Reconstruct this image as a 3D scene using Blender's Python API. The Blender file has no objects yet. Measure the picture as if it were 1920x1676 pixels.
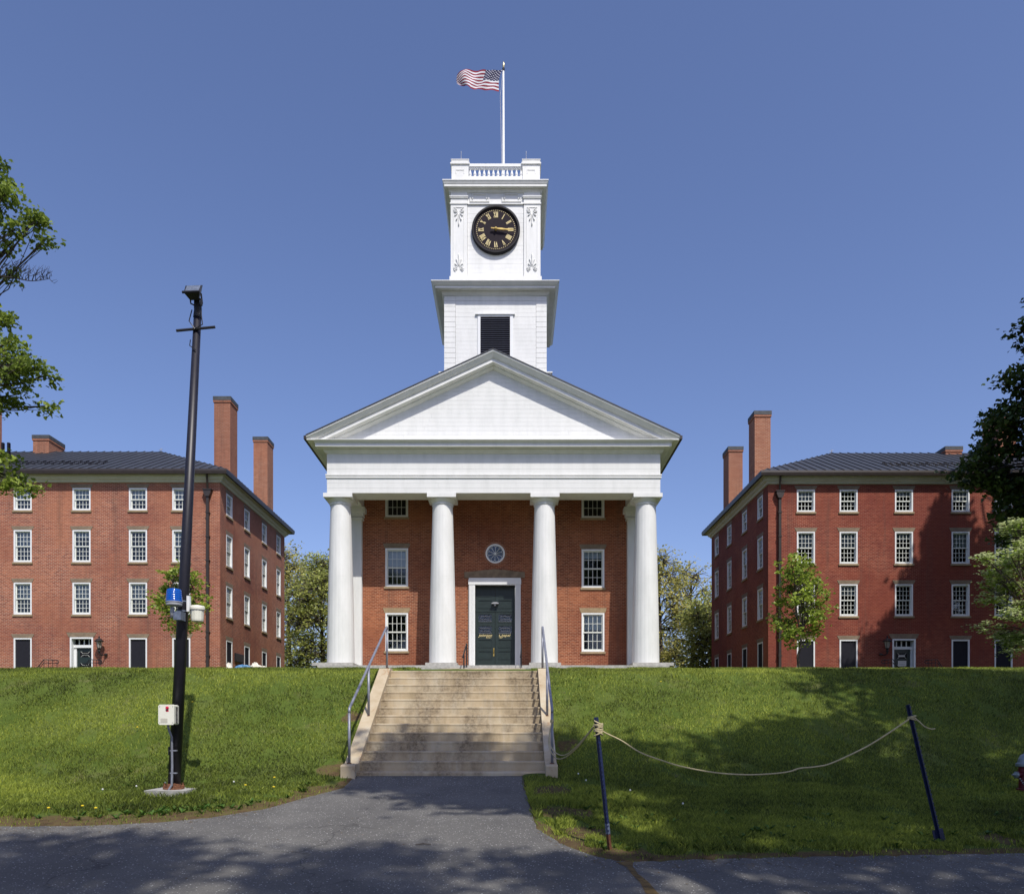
import bpy, math, random
import numpy as np
from mathutils import Vector, Matrix
rnd = random.Random(7)
rs = np.random.RandomState(11)
S = bpy.context.scene
C = S.collection
# ------------------------------------------------------------------ camera, light
cam_d = bpy.data.cameras.new('camera'); cam = bpy.data.objects.new('camera', cam_d); C.objects.link(cam)
cam.location = (0, 0, 0); cam.rotation_euler = (math.radians(90), 0, 0)
cam_d.sensor_width = 36; cam_d.sensor_fit = 'HORIZONTAL'; cam_d.lens = 27.0
cam_d.shift_x = 0.0005; cam_d.shift_y = 0.276; cam_d.clip_end = 3000; cam_d.clip_start = .1
S.camera = cam
SUN = Vector((0.44, -1.0, 1.46)).normalized()
EL = math.asin(SUN.z); AZ = math.atan2(SUN.x, SUN.y)
w = bpy.data.worlds.new('World'); S.world = w; w.use_nodes = True
wn = w.node_tree; bg = wn.nodes['Background']
sky = wn.nodes.new('ShaderNodeTexSky'); sky.sky_type = 'NISHITA'; sky.sun_disc = False
sky.sun_elevation = EL; sky.sun_rotation = AZ; sky.altitude = 100
sky.air_density = 1.0; sky.dust_density = 1.6; sky.ozone_density = 3.5
tn = wn.nodes.new('ShaderNodeVectorMath'); tn.operation = 'MULTIPLY'; tn.inputs[1].default_value = (1.06, 1.0, 1.17)   # white balance of the sky
wn.links.new(sky.outputs[0], tn.inputs[0]); wn.links.new(tn.outputs[0], bg.inputs[0]); bg.inputs[1].default_value = 0.137
sl = bpy.data.lights.new('sun', 'SUN'); so = bpy.data.objects.new('sun', sl); C.objects.link(so)
sl.energy = 4.6; sl.angle = math.radians(0.53); sl.color = (1, .955, .88)
so.rotation_euler = (-SUN).to_track_quat('-Z', 'Y').to_euler(); so.location = (20, -40, 60)
S.view_settings.view_transform = 'Standard'; S.view_settings.look = 'None'
S.view_settings.exposure = 0.0; S.view_settings.gamma = 1
S.render.engine = 'CYCLES'
S.cycles.max_bounces = 6; S.cycles.transparent_max_bounces = 12

# ------------------------------------------------------------------ materials
MATS = {}
class NT:
    def __init__(s, name):
        s.m = bpy.data.materials.new(name); s.m.use_nodes = True
        s.t = s.m.node_tree; s.b = s.t.nodes['Principled BSDF']; s.out = s.t.nodes['Material Output']
        MATS[name] = s.m
    def n(s, typ, **kw):
        x = s.t.nodes.new('ShaderNode' + typ)
        for k, v in kw.items():
            if k.startswith('i_'):
                key = k[2:]; key = int(key) if key.isdigit() else key.replace('_', ' ')
                x.inputs[key].default_value = v
            else: setattr(x, k, v)
        return x
    def l(s, a, b): s.t.links.new(a, b)
    def coord(s, kind='Object', scale=(1, 1, 1), loc=(0, 0, 0)):
        tc = s.n('TexCoord'); mp = s.n('Mapping'); s.l(tc.outputs[kind], mp.inputs[0])
        mp.inputs['Scale'].default_value = scale; mp.inputs['Location'].default_value = loc
        return mp.outputs[0]
    def noise(s, vec, scale, detail=4, rough=.55):
        x = s.n('TexNoise', i_Scale=scale, i_Detail=detail, i_Roughness=rough)
        s.l(vec, x.inputs['Vector']); return x.outputs[0]
    def ramp(s, fac, stops):
        r = s.n('ValToRGB'); s.l(fac, r.inputs[0]); e = r.color_ramp.elements
        while len(e) < len(stops): e.new(.5)
        for k, (p, c) in enumerate(stops):
            e[k].position = p; e[k].color = (c[0], c[1], c[2], 1) if not isinstance(c, (int, float)) else (c, c, c, 1)
        return r.outputs[0]
    def mix(s, fac, a, b, mode='MIX'):
        x = s.n('Mix', data_type='RGBA', blend_type=mode)
        if isinstance(fac, (int, float)): x.inputs[0].default_value = fac
        else: s.l(fac, x.inputs[0])
        for v, i in ((a, 6), (b, 7)):
            if isinstance(v, tuple): x.inputs[i].default_value = (v[0], v[1], v[2], 1)
            else: s.l(v, x.inputs[i])
        return x.outputs[2]
    def math(s, op, a, b=None):
        x = s.n('Math', operation=op)
        for v, i in ((a, 0), (b, 1)):
            if v is None: continue
            if isinstance(v, (int, float)): x.inputs[i].default_value = v
            else: s.l(v, x.inputs[i])
        return x.outputs[0]
    def bump(s, h, strength=.3, dist=.01):
        b = s.n('Bump'); b.inputs['Strength'].default_value = strength; b.inputs['Distance'].default_value = dist
        s.l(h, b.inputs['Height']); s.l(b.outputs[0], s.b.inputs['Normal'])
    def col(s, c):
        if isinstance(c, tuple): s.b.inputs['Base Color'].default_value = (c[0], c[1], c[2], 1)
        else: s.l(c, s.b.inputs['Base Color'])
    def rough(s, r): s.b.inputs['Roughness'].default_value = r
    def spec(s, r): s.b.inputs['Specular IOR Level'].default_value = r

def simple(name, c, rough=.6, var=.12, scale=3, metal=0, bump=.1, spec=.5):
    t = NT(name); v = t.coord()
    nz = t.noise(v, scale, 5)
    lo = tuple(x * (1 - var) for x in c); hi = tuple(min(1, x * (1 + var)) for x in c)
    t.col(t.ramp(nz, [(.3, lo), (.7, hi)])); t.rough(rough); t.spec(spec)
    t.b.inputs['Metallic'].default_value = metal
    if bump: t.bump(t.noise(v, scale * 12, 3), bump, .004)
    return t.m

def white(name, c, dirt=.10):
    t = NT(name); v = t.coord()
    n1 = t.noise(t.coord(scale=(1, 1, .25)), 2.2, 6, .65); n2 = t.noise(t.coord(scale=(.6, .6, 9)), 1.5, 5, .7)
    base = t.mix(t.ramp(n1, [(.42, 0.), (.75, 1.)]), c, (c[0] * (1 - dirt), c[1] * (1 - dirt * .95), c[2] * (1 - dirt)))
    base = t.mix(t.ramp(n2, [(.60, 0.), (.72, .35)]), base, (c[0] * .72, c[1] * .72, c[2] * .70))
    t.col(base); t.rough(.5); t.bump(t.noise(v, 30, 4), .12, .003); return t.m

def brick(name, c1, c2, mortar, patch, bw=.215, bh=.076, ms=.011, amt=.5):
    t = NT(name); tc = t.n('TexCoord'); sp = t.n('SeparateXYZ'); t.l(tc.outputs['Object'], sp.inputs[0])
    u = t.math('ADD', sp.outputs[0], sp.outputs[1]); cb = t.n('CombineXYZ')
    t.l(u, cb.inputs[0]); t.l(sp.outputs[2], cb.inputs[1])
    b = t.n('TexBrick'); t.l(cb.outputs[0], b.inputs['Vector'])
    b.inputs['Scale'].default_value = 1; b.inputs['Brick Width'].default_value = bw; b.inputs['Row Height'].default_value = bh
    b.inputs['Mortar Size'].default_value = ms; b.inputs['Mortar Smooth'].default_value = .3; b.inputs['Bias'].default_value = -.1
    b.inputs['Color1'].default_value = (*c1, 1); b.inputs['Color2'].default_value = (*c2, 1); b.inputs['Mortar'].default_value = (*mortar, 1)
    nz = t.noise(cb.outputs[0], .35, 6, .6); nz2 = t.noise(t.coord(scale=(3, 3, 12)), 1.2, 4, .7)
    c = t.mix(t.math('MULTIPLY', t.ramp(nz, [(.42, 0.), (.66, 1.)]), amt), b.outputs[0], patch)
    big = t.noise(t.coord(loc=(7, 3, 2)), .16, 5, .65)
    c = t.mix(t.ramp(big, [(.42, 0.), (.60, .6)]), c, (c1[0] * .9, c1[1] * 1.15, c1[2] * 1.5))
    stk = t.noise(t.coord(scale=(1.6, 1.6, .10), loc=(1, 5, 0)), 1.0, 5, .7)
    c = t.mix(t.ramp(stk, [(.53, 0.), (.70, .42)]), c, (.10, .075, .06))
    c = t.mix(t.ramp(nz2, [(.3, .35), (.7, 0.)]), c, (c1[0] * .35, c1[1] * .3, c1[2] * .35))
    t.col(c); t.rough(.85); t.spec(.2)
    t.bump(t.math('SUBTRACT', 1., b.outputs[1]), .5, .008); return t.m

white('white_paint', (.72, .722, .695), .14); white('white_clean', (.74, .75, .745), .05)
white('cream_trim', (.55, .54, .46), .12)
simple('sash_paint', (.66, .68, .62), .5, .06)
brick('brick_chapel', (.17, .036, .016), (.40, .125, .055), (.50, .30, .19), (.42, .155, .07), ms=.012, amt=.55)
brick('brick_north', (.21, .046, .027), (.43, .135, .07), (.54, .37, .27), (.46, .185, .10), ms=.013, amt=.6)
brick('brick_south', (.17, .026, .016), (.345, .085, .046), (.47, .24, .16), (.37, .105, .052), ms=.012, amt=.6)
brick('brick_chimney', (.30, .10, .05), (.42, .17, .09), (.50, .36, .26), (.38, .15, .08))
simple('brownstone', (.20, .15, .10), .85, .25, 4, bump=.3)
simple('brownstone_warm', (.29, .215, .125), .85, .2, 4, bump=.3)
simple('granite', (.36, .35, .32), .8, .25, 9, bump=.3)
simple('roof_metal', (.040, .043, .050), .5, .18, 2, metal=.1, bump=.05)
simple('gutter_brown', (.030, .022, .018), .45, .2, 4)
simple('chimney_cap', (.05, .055, .06), .7, .3, 6)
simple('black_iron', (.012, .012, .014), .45, .2, 8)
simple('louver_paint', (.055, .06, .085), .5, .15, 8)
simple('dark_inside', (.010, .010, .012), .95, 0, 1, bump=0, spec=.05)  # darkness of unlit rooms, put into the colour of backing sheets
simple('shade_cloth', (.55, .58, .58), .9, .08, 10)
simple('door_green', (.011, .022, .020), .42, .15, 5)
simple('gold', (.62, .45, .14), .35, .1, 20, metal=.55, bump=0)
simple('gold_leaf', (.75, .62, .30), .45, .08, 20, bump=0)
simple('clock_face', (.017, .012, .017), .7, .15, 6, spec=.15)
simple('clock_rim', (.005, .004, .007), .55, .2, 6, spec=.25)
simple('brass', (.6, .42, .12), .25, .05, 20, metal=.9, bump=0)
simple('rail_metal', (.25, .26, .30), .45, .15, 12, metal=.35)
simple('pole_paint', (.010, .009, .016), .45, .25, 14)
simple('rust', (.14, .055, .025), .9, .5, 30, bump=.6)
simple('box_plastic', (.70, .69, .58), .45, .06, 8)
simple('grey_plastic', (.33, .34, .36), .5, .1, 8)
simple('speaker_grille', (.48, .46, .38), .6, .05, 60)
simple('red_plastic', (.55, .01, .05), .35, .05, 10)
simple('label_black', (.02, .018, .02), .5, .05, 10, bump=0)
simple('lettering_white', (.65, .62, .58), .6, .05, 10, bump=0)
simple('navy_post', (.004, .012, .055), .42, .3, 14)
simple('grey_steel', (.15, .18, .24), .5, .3, 18, metal=.4)
simple('rope', (.46, .39, .22), .9, .2, 60, bump=.5)
simple('hydrant_red', (.10, .006, .014), .35, .2, 12)
simple('hydrant_silver', (.24, .28, .30), .4, .15, 12, metal=.5)
simple('blue_tarp', (.08, .22, .40), .5, .2, 6)
simple('white_sack', (.72, .68, .60), .8, .15, 8)
simple('bark', (.075, .060, .048), .95, .35, 9, bump=.9)
simple('bark_dark', (.030, .025, .024), .95, .3, 9, bump=.9)
simple('insect_screen', (.020, .020, .026), .8, .1, 8, bump=0, spec=.1)
simple('dandelion_yellow', (.75, .55, .02), .8, .1, 30, bump=0)
simple('dandelion_white', (.6, .6, .56), .9, .1, 30, bump=0)
simple('stem_green', (.06, .12, .02), .8, .1, 30, bump=0)
simple('lamp_glass', (.32, .29, .25), .25, .1, 8, bump=0)
simple('finial_gold', (.75, .62, .32), .25, .1, 8, metal=.7, bump=0)

def leafmat(name, c, var=.35, trans=.35, rough=.45):
    t = NT(name); at = t.n('Attribute', attribute_name='tint')
    k = t.math('ADD', t.math('MULTIPLY', at.outputs['Fac'], var * 2), 1 - var)
    vm = t.n('VectorMath', operation='SCALE'); vm.inputs[0].default_value = c; t.l(k, vm.inputs['Scale'])
    hs = t.n('HueSaturation'); t.l(vm.outputs[0], hs.inputs['Color'])
    t.l(t.math('ADD', t.math('MULTIPLY', at.outputs['Fac'], -.03), .515), hs.inputs['Hue'])
    t.col(hs.outputs[0]); t.rough(rough); t.spec(.35)
    tr = t.n('BsdfTranslucent'); t.l(hs.outputs[0], tr.inputs[0]); mx = t.n('MixShader'); mx.inputs[0].default_value = trans
    t.l(t.b.outputs[0], mx.inputs[1]); t.l(tr.outputs[0], mx.inputs[2]); t.l(mx.outputs[0], t.out.inputs[0]); return t.m
leafmat('leaf_maple', (.20, .27, .045), .55, .45)
leafmat('leaf_young', (.30, .39, .06), .5, .5)
leafmat('leaf_dark', (.050, .085, .020), .5, .3)  # spruce needles; for the right-edge tree, neighbours' shade is put into this colour
leafmat('leaf_wood', (.50, .47, .14), .5, .5)
leafmat('leaf_wood_green', (.40, .43, .12), .45, .5)
leafmat('leaf_dogwood', (.22, .31, .05), .4, .45)
leafmat('petal', (.60, .66, .34), .2, .3, .7)
leafmat('grass_blade', (.175, .220, .030), .75, .35, .6)
leafmat('weed', (.07, .14, .022), .4, .25, .5)

def ground_mat():
    t = NT('lawn'); v = t.coord(); at = t.n('Attribute', attribute_name='soil')
    n1 = t.noise(v, .5, 6, .65); n2 = t.noise(v, 9, 5, .7)
    g = t.ramp(n1, [(.3, (.065, .10, .016)), (.5, (.095, .135, .024)), (.7, (.14, .16, .045))])
    g = t.mix(t.ramp(n2, [(.3, .7), (.7, 0.)]), g, (.05, .07, .014))
    dry = t.math('MULTIPLY', t.ramp(t.noise(v, 1.1, 5, .7), [(.58, 0.), (.68, 1.)]), .45)
    g = t.mix(dry, g, (.16, .14, .065))
    so_ = t.ramp(t.noise(v, 6, 6, .7), [(.3, (.055, .038, .020)), (.5, (.11, .075, .038)), (.62, (.10, .095, .030)), (.75, (.17, .12, .06))])
    f = t.math('ADD', at.outputs['Fac'], t.math('MULTIPLY', t.math('SUBTRACT', t.noise(v, 3, 5, .7), .5), 1.2))
    t.col(t.mix(t.ramp(f, [(.45, 0.), (.6, 1.)]), g, so_)); t.rough(.95); t.spec(.1)
    t.bump(n2, .8, .05)
ground_mat()
def asphalt_mat():
    t = NT('asphalt'); v = t.coord()
    vo = t.n('TexVoronoi', i_Scale=38.); t.l(v, vo.inputs['Vector'])
    wn_ = t.n('TexWhiteNoise'); t.l(vo.outputs['Position'], wn_.inputs[0])
    sp = t.math('MULTIPLY', t.ramp(vo.outputs['Distance'], [(.22, 1.), (.34, 0.)]), t.ramp(wn_.outputs[0], [(.70, 0.), (.95, 1.)]))
    base = t.ramp(t.noise(v, 1.1, 7, .65), [(.3, (.115, .110, .100)), (.7, (.185, .176, .158))])
    base = t.mix(t.ramp(t.noise(v, .35, 5, .7), [(.46, 0.), (.6, .45)]), base, (.085, .080, .075))
    base = t.mix(t.ramp(t.noise(v, 70, 3, .7), [(.35, .7), (.6, 0.)]), base, (.06, .06, .062))
    base = t.mix(sp, base, (.50, .49, .46))
    cr = t.n('TexVoronoi', feature='DISTANCE_TO_EDGE', i_Scale=.55)
    wv = t.n('VectorMath', operation='ADD'); t.l(v, wv.inputs[0])
    sc = t.n('VectorMath', operation='SCALE'); sc.inputs['Scale'].default_value = .6
    nn = t.n('TexNoise', i_Scale=2.5, i_Detail=6.); t.l(v, nn.inputs['Vector']); t.l(nn.outputs[1], sc.inputs[0]); t.l(sc.outputs[0], wv.inputs[1]); t.l(wv.outputs[0], cr.inputs['Vector'])
    crk = t.ramp(cr.outputs['Distance'], [(.003, 1.), (.010, 0.)])
    crk = t.math('MULTIPLY', t.math('MULTIPLY', crk, .45), t.ramp(t.noise(v, .7, 3), [(.5, 0.), (.62, 1.)]))
    t.col(t.mix(crk, base, (.015, .014, .013))); t.rough(.85); t.spec(.3); t.bump(t.noise(v, 60, 4, .8), .7, .006)
asphalt_mat()
def concrete_mat():
    t = NT('stair_concrete'); v = t.coord()
    b = t.ramp(t.noise(v, 1.3, 6, .6), [(.3, (.36, .29, .18)), (.5, (.46, .375, .25)), (.7, (.50, .44, .32))])
    b = t.mix(t.ramp(t.noise(t.coord(scale=(7, 1, .6)), 1.2, 5, .65), [(.5, 0.), (.75, .5)]), b, (.50, .46, .38))
    fine = t.ramp(t.noise(v, 17, 6, .8), [(.36, 1.), (.62, .15)])
    big = t.ramp(t.noise(t.coord(scale=(1.1, .35, .35), loc=(3.1, 0, 1.2)), 1.3, 4, .6), [(.40, 0.), (.58, 1.)])
    b = t.mix(t.math('MULTIPLY', t.math('MULTIPLY', fine, big), .8), b, (.085, .060, .040))
    t.col(b); t.rough(.9); t.spec(.2); t.bump(t.noise(v, 40, 5, .7), .5, .006)
concrete_mat()
def cheek_mat():
    t = NT('cheek_concrete'); v = t.coord()
    b = t.ramp(t.noise(v, 2.2, 6, .6), [(.3, (.38, .30, .19)), (.5, (.46, .38, .26)), (.7, (.50, .45, .34))])
    b = t.mix(t.math('MULTIPLY', t.ramp(t.noise(t.coord(scale=(3, 1, 1)), 1.6, 5, .7), [(.60, 0.), (.70, 1.)]), .7), b, (.30, .13, .05))
    t.col(b); t.rough(.9); t.spec(.2); t.bump(t.noise(v, 40, 5, .7), .4, .006)
cheek_mat()
simple('moss', (.12, .075, .022), .95, .45, 18, bump=.8)
def glass_mat():
    t = NT('window_glass'); t.t.nodes.remove(t.b)
    tr = t.n('BsdfTransparent'); tr.inputs[0].default_value = (.86, .90, .92, 1)
    gl = t.n('BsdfGlossy'); gl.inputs['Roughness'].default_value = .04
    fr = t.n('Fresnel'); fr.inputs[0].default_value = 1.5; v = t.coord()
    bm = t.n('Bump'); bm.inputs['Strength'].default_value = .05; bm.inputs['Distance'].default_value = .02
    t.l(t.noise(v, 2.5, 2), bm.inputs['Height']); t.l(bm.outputs[0], gl.inputs['Normal'])
    mx = t.n('MixShader'); t.l(fr.outputs[0], mx.inputs[0])
    t.l(tr.outputs[0], mx.inputs[1]); t.l(gl.outputs[0], mx.inputs[2]); t.l(mx.outputs[0], t.out.inputs[0])
glass_mat()
def blue_lens():
    t = NT('blue_lens'); t.col((.0, .11, .55)); t.rough(.12); t.b.inputs['Transmission Weight'].default_value = .35
    t.b.inputs['Coat Weight'].default_value = .5
    tc = t.coord(); wv = t.n('TexWave', i_Scale=9.); wv.bands_direction = 'Z'; t.l(tc, wv.inputs[0]); t.bump(wv.outputs[1], .4, .01)
blue_lens()
def flag_mat():
    t = NT('flag_cloth'); tc = t.n('TexCoord'); sp = t.n('SeparateXYZ'); t.l(tc.outputs['UV'], sp.inputs[0])
    u, v = sp.outputs[0], sp.outputs[1]
    st = t.math('LESS_THAN', t.math('MODULO', t.math('FLOOR', t.math('MULTIPLY', v, 13)), 2), .5)
    stripes = t.mix(st, (.74, .75, .77), (.24, .003, .022))
    can = t.math('MULTIPLY', t.math('LESS_THAN', u, .40), t.math('LESS_THAN', v, 7 / 13))
    a = t.math('MULTIPLY', u, 11 / .40); b = t.math('MULTIPLY', v, 9 * 13 / 7)
    fa = t.math('SUBTRACT', t.math('FRACT', a), .5); fb = t.math('SUBTRACT', t.math('FRACT', b), .5)
    r = t.math('SQRT', t.math('ADD', t.math('MULTIPLY', fa, fa), t.math('MULTIPLY', fb, fb)))
    par = t.math('LESS_THAN', t.math('MODULO', t.math('ADD', t.math('FLOOR', a), t.math('FLOOR', b)), 2), .5)
    star = t.math('MULTIPLY', t.math('LESS_THAN', r, .30), par)
    c = t.mix(can, stripes, t.mix(star, (.008, .008, .055), (.75, .75, .78)))
    t.col(c); t.rough(.8)
    trn = t.n('BsdfTranslucent'); t.l(c, trn.inputs[0]); mx = t.n('MixShader'); mx.inputs[0].default_value = .12
    t.l(t.b.outputs[0], mx.inputs[1]); t.l(trn.outputs[0], mx.inputs[2]); t.l(mx.outputs[0], t.out.inputs[0])
flag_mat()

# ------------------------------------------------------------------ mesh helpers
WM = {}
I4 = Matrix.Identity(4)
def link(name, me, mat=None, parent=None, M=None):
    o = bpy.data.objects.new(name, me); C.objects.link(o)
    M = M if M is not None else I4
    o.matrix_basis = M
    if parent is not None:
        o.parent = parent; o.matrix_parent_inverse = WM[parent.name].inverted()
    WM[o.name] = M
    if mat and me is not None and not me.materials: me.materials.append(MATS[mat])
    return o
def thing(name, label, cat, loc, group=None, rz=0):
    o = bpy.data.objects.new(name, None); C.objects.link(o); o.empty_display_size = .3
    M = Matrix.Translation(loc) @ Matrix.Rotation(rz, 4, 'Z'); o.matrix_basis = M; WM[o.name] = M
    o['label'] = label; o['category'] = cat
    if group: o['group'] = group
    return o
def tag(o, label=None, cat=None, group=None, kind=None):
    if label: o['label'] = label
    if cat: o['category'] = cat
    if group: o['group'] = group
    if kind: o['kind'] = kind
    return o
class MB:
    def __init__(s): s.v = []; s.f = []; s.sm = False
    def add(s, vs, fs):
        k = len(s.v); s.v += [tuple(p) for p in vs]; s.f += [tuple(i + k for i in f) for f in fs]; return s
    def box(s, x0, x1, y0, y1, z0, z1):
        return s.add([(x0, y0, z0), (x1, y0, z0), (x1, y1, z0), (x0, y1, z0), (x0, y0, z1), (x1, y0, z1), (x1, y1, z1), (x0, y1, z1)],
                     [(3, 2, 1, 0), (4, 5, 6, 7), (0, 1, 5, 4), (1, 2, 6, 5), (2, 3, 7, 6), (3, 0, 4, 7)])
    def quad(s, a, b, c, d): return s.add([a, b, c, d], [(0, 1, 2, 3)])
    def prism(s, poly, y0, y1):           # poly in (x,z), extruded along y
        n = len(poly)
        vs = [(x, y0, z) for x, z in poly] + [(x, y1, z) for x, z in poly]
        return s.add(vs, [tuple(range(n)), tuple(range(2 * n - 1, n - 1, -1))] + [(i, (i + 1) % n + 0, (i + 1) % n + n, i + n)[::-1] for i in range(n)])
    def prism_x(s, poly, x0, x1):         # poly in (y,z)
        n = len(poly)
        vs = [(x0, y, z) for y, z in poly] + [(x1, y, z) for y, z in poly]
        return s.add(vs, [tuple(range(n))[::-1], tuple(range(n, 2 * n))] + [(i, (i + 1) % n, (i + 1) % n + n, i + n) for i in range(n)])
    def tube(s, pts, r, n=8, cap=True):
        pts = [Vector(p) for p in pts]; k = len(s.v); m = len(pts); rr = r if isinstance(r, (list, tuple)) else [r] * m
        up = None
        for i, p in enumerate(pts):
            d = (pts[min(i + 1, m - 1)] - pts[max(i - 1, 0)]).normalized()
            if up is None: up = d.orthogonal().normalized()
            a = (up - d * up.dot(d)); a = a.normalized() if a.length > 1e-5 else d.orthogonal().normalized()
            up = a; b = d.cross(a)
            for j in range(n):
                t = 2 * math.pi * j / n; q = p + (a * math.cos(t) + b * math.sin(t)) * rr[i]; s.v.append(tuple(q))
        for i in range(m - 1):
            for j in range(n):
                s.f.append((k + i * n + j, k + i * n + (j + 1) % n, k + (i + 1) * n + (j + 1) % n, k + (i + 1) * n + j))
        if cap: s.f.append(tuple(k + j for j in range(n))[::-1]); s.f.append(tuple(k + (m - 1) * n + j for j in range(n)))
        return s
    def lathe(s, prof, c=(0, 0, 0), n=24, cap=True, rmod=None):
        k = len(s.v); m = len(prof)
        for r, z in prof:
            for j in range(n):
                t = 2 * math.pi * j / n; q = r * (rmod(j) if rmod else 1)
                s.v.append((c[0] + q * math.cos(t), c[1] + q * math.sin(t), c[2] + z))
        for i in range(m - 1):
            for j in range(n):
                s.f.append((k + i * n + j, k + i * n + (j + 1) % n, k + (i + 1) * n + (j + 1) % n, k + (i + 1) * n + j))
        if cap: s.f.append(tuple(k + j for j in range(n))[::-1]); s.f.append(tuple(k + (m - 1) * n + j for j in range(n)))
        return s
    def rect_sweep(s, x0, x1, y0, y1, prof):
        k = len(s.v)
        for o, z in prof: s.v += [(x0 - o, y0 - o, z), (x1 + o, y0 - o, z), (x1 + o, y1 + o, z), (x0 - o, y1 + o, z)]
        for i in range(len(prof) - 1):
            for j in range(4): s.f.append((k + 4 * i + j, k + 4 * i + (j + 1) % 4, k + 4 * i + 4 + (j + 1) % 4, k + 4 * i + 4 + j))
        return s
    def mesh(s, name, smooth=False):
        me = bpy.data.meshes.new(name); me.from_pydata(s.v, [], s.f)
        if smooth: me.polygons.foreach_set('use_smooth', [True] * len(me.polygons))
        me.update(); return me
    def build(s, name, mat, parent=None, M=None, smooth=False):
        return link(name, s.mesh(name, smooth), mat, parent, M)
def np_mesh(name, V, n, tint=None):
    """V: (N,n,3) polygons of n corners"""
    N = V.shape[0]; me = bpy.data.meshes.new(name)
    me.vertices.add(N * n); me.vertices.foreach_set('co', V.reshape(-1).astype(np.float32))
    me.loops.add(N * n); me.loops.foreach_set('vertex_index', np.arange(N * n, dtype=np.int32))
    me.polygons.add(N); me.polygons.foreach_set('loop_start', np.arange(0, N * n, n, dtype=np.int32))
    me.polygons.foreach_set('loop_total', np.full(N, n, dtype=np.int32))
    if tint is not None:
        a = me.attributes.new('tint', 'FLOAT', 'FACE'); a.data.foreach_set('value', tint.astype(np.float32))
    me.update(); me.validate(); return me

# ------------------------------------------------------------------ terrain
PR = np.array([(-80, -2.0), (0, -1.95), (5, -1.8), (7.5, -1.6), (10.5, -1.3), (12.5, -1.10), (13.6, -1.0), (14.4, -.74), (15.1, -.38), (17.6, 1.02), (18.3, 1.32), (19, 1.42), (20, 1.52), (23, 1.78), (35, 2.72), (45, 3.25), (70, 3.3), (900, 3.3)])
P = lambda d: np.interp(d, PR[:, 0], PR[:, 1])
EX = np.array([(-90, 10.3), (-6.85, 10.29), (-5.8, 10.32), (-4.83, 10.55), (-4.23, 10.89), (-3.67, 11.52), (-3.29, 12.49), (-2.95, 13.24), (-2.84, 14.07), (.20, 14.07), (.25, 12.7), (.27, 11.06), (.36, 10.08), (.65, 9.25), (.98, 8.73), (1.31, 8.51), (2.04, 8.62), (3.28, 8.73), (5.93, 8.89), (90, 9.2)])
Eg = lambda x: np.interp(x, EX[:, 0], EX[:, 1])
def lump(x, y): return .03 * np.sin(x * 1.3 + 1) * np.sin(y * 1.1) + .02 * np.sin(x * 3.1 + y * 2.3) + .012 * np.sin(x * 7.3 - y * 5.1)
def G(x, y):
    x = np.asarray(x, float); y = np.asarray(y, float)
    e = y - Eg(x) + .03 * np.sin(x * 23) + .025 * np.sin(x * 41 + 2)
    # distance to the path flank as well
    t = np.clip((e + .10) / .30, 0, 1); side = np.where((x > -2.84) & (x < .2) & (y < 14.07), 0, 1)
    base = P(y) + lump(x, y) * np.clip((e) / 2, 0, 1) * np.where(y > 18, .4, 1)
    z = base - .05 + .075 * t * side
    st = (x > -2.93) & (x < .70) & (y > 14.09) & (y < 18.12)
    return np.where(st, z - .75, z)
def axis(fine0, fine1, step, lo, hi, extra=()):
    a = list(np.arange(fine0, fine1 + 1e-6, step)); s = step; v = a[-1]
    while v < hi: s *= 1.25; v += s; a.append(v)
    s = step; v = fine0
    while v > lo: s *= 1.25; v -= s; a.append(v)
    return np.array(sorted(set([round(q, 4) for q in a] + list(extra))))
xs = axis(-9, 9.6, .12, -500, 500, (-3.02, -2.94, -2.92, .69, .71, .78)); ys = axis(8, 19, .10, -120, 900, (14.08, 14.1, 18.11, 18.14))
X, Y = np.meshgrid(xs, ys); Z = G(X, Y)
me = bpy.data.meshes.new('ground'); nx, ny = len(xs), len(ys)
me.vertices.add(nx * ny); me.vertices.foreach_set('co', np.stack([X, Y, Z], -1).reshape(-1).astype(np.float32))
idx = np.arange(nx * ny).reshape(ny, nx); F = np.stack([idx[:-1, :-1], idx[:-1, 1:], idx[1:, 1:], idx[1:, :-1]], -1).reshape(-1, 4)
me.loops.add(F.size); me.loops.foreach_set('vertex_index', F.reshape(-1).astype(np.int32))
me.polygons.add(len(F)); me.polygons.foreach_set('loop_start', np.arange(0, F.size, 4, dtype=np.int32)); me.polygons.foreach_set('loop_total', np.full(len(F), 4, np.int32))
def soilf(X, Y):
    e = Y - Eg(X); s = np.clip(1.2 - e / np.where(X < -2.8, 1.0 + .35 * np.clip(1 - abs(X + 3.6) / 1.2, 0, 1), np.where(X < 1.6, .95, .42)), 0, 1)
    # worn corners beside the path and the stair walls
    for cx, cy, r in ((-3.1, 12.9, .9), (-3.3, 11.9, .5), (.75, 11.2, .75), (.6, 12.8, .6), (.95, 10.0, .55), (-3.3, 14.3, .5), (1.1, 15.2, .35), (6.1, 9.6, .5), (-3.35, 16.2, .35)):
        s = np.maximum(s, np.clip(1.15 - np.hypot(X - cx, Y - cy) / r, 0, 1))
    return s
a = me.attributes.new('soil', 'FLOAT', 'POINT'); a.data.foreach_set('value', soilf(X, Y).reshape(-1).astype(np.float32))
me.polygons.foreach_set('use_smooth', [True] * len(F)); me.update(); me.validate()
tag(link('ground', me, 'lawn'), kind='structure')
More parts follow.
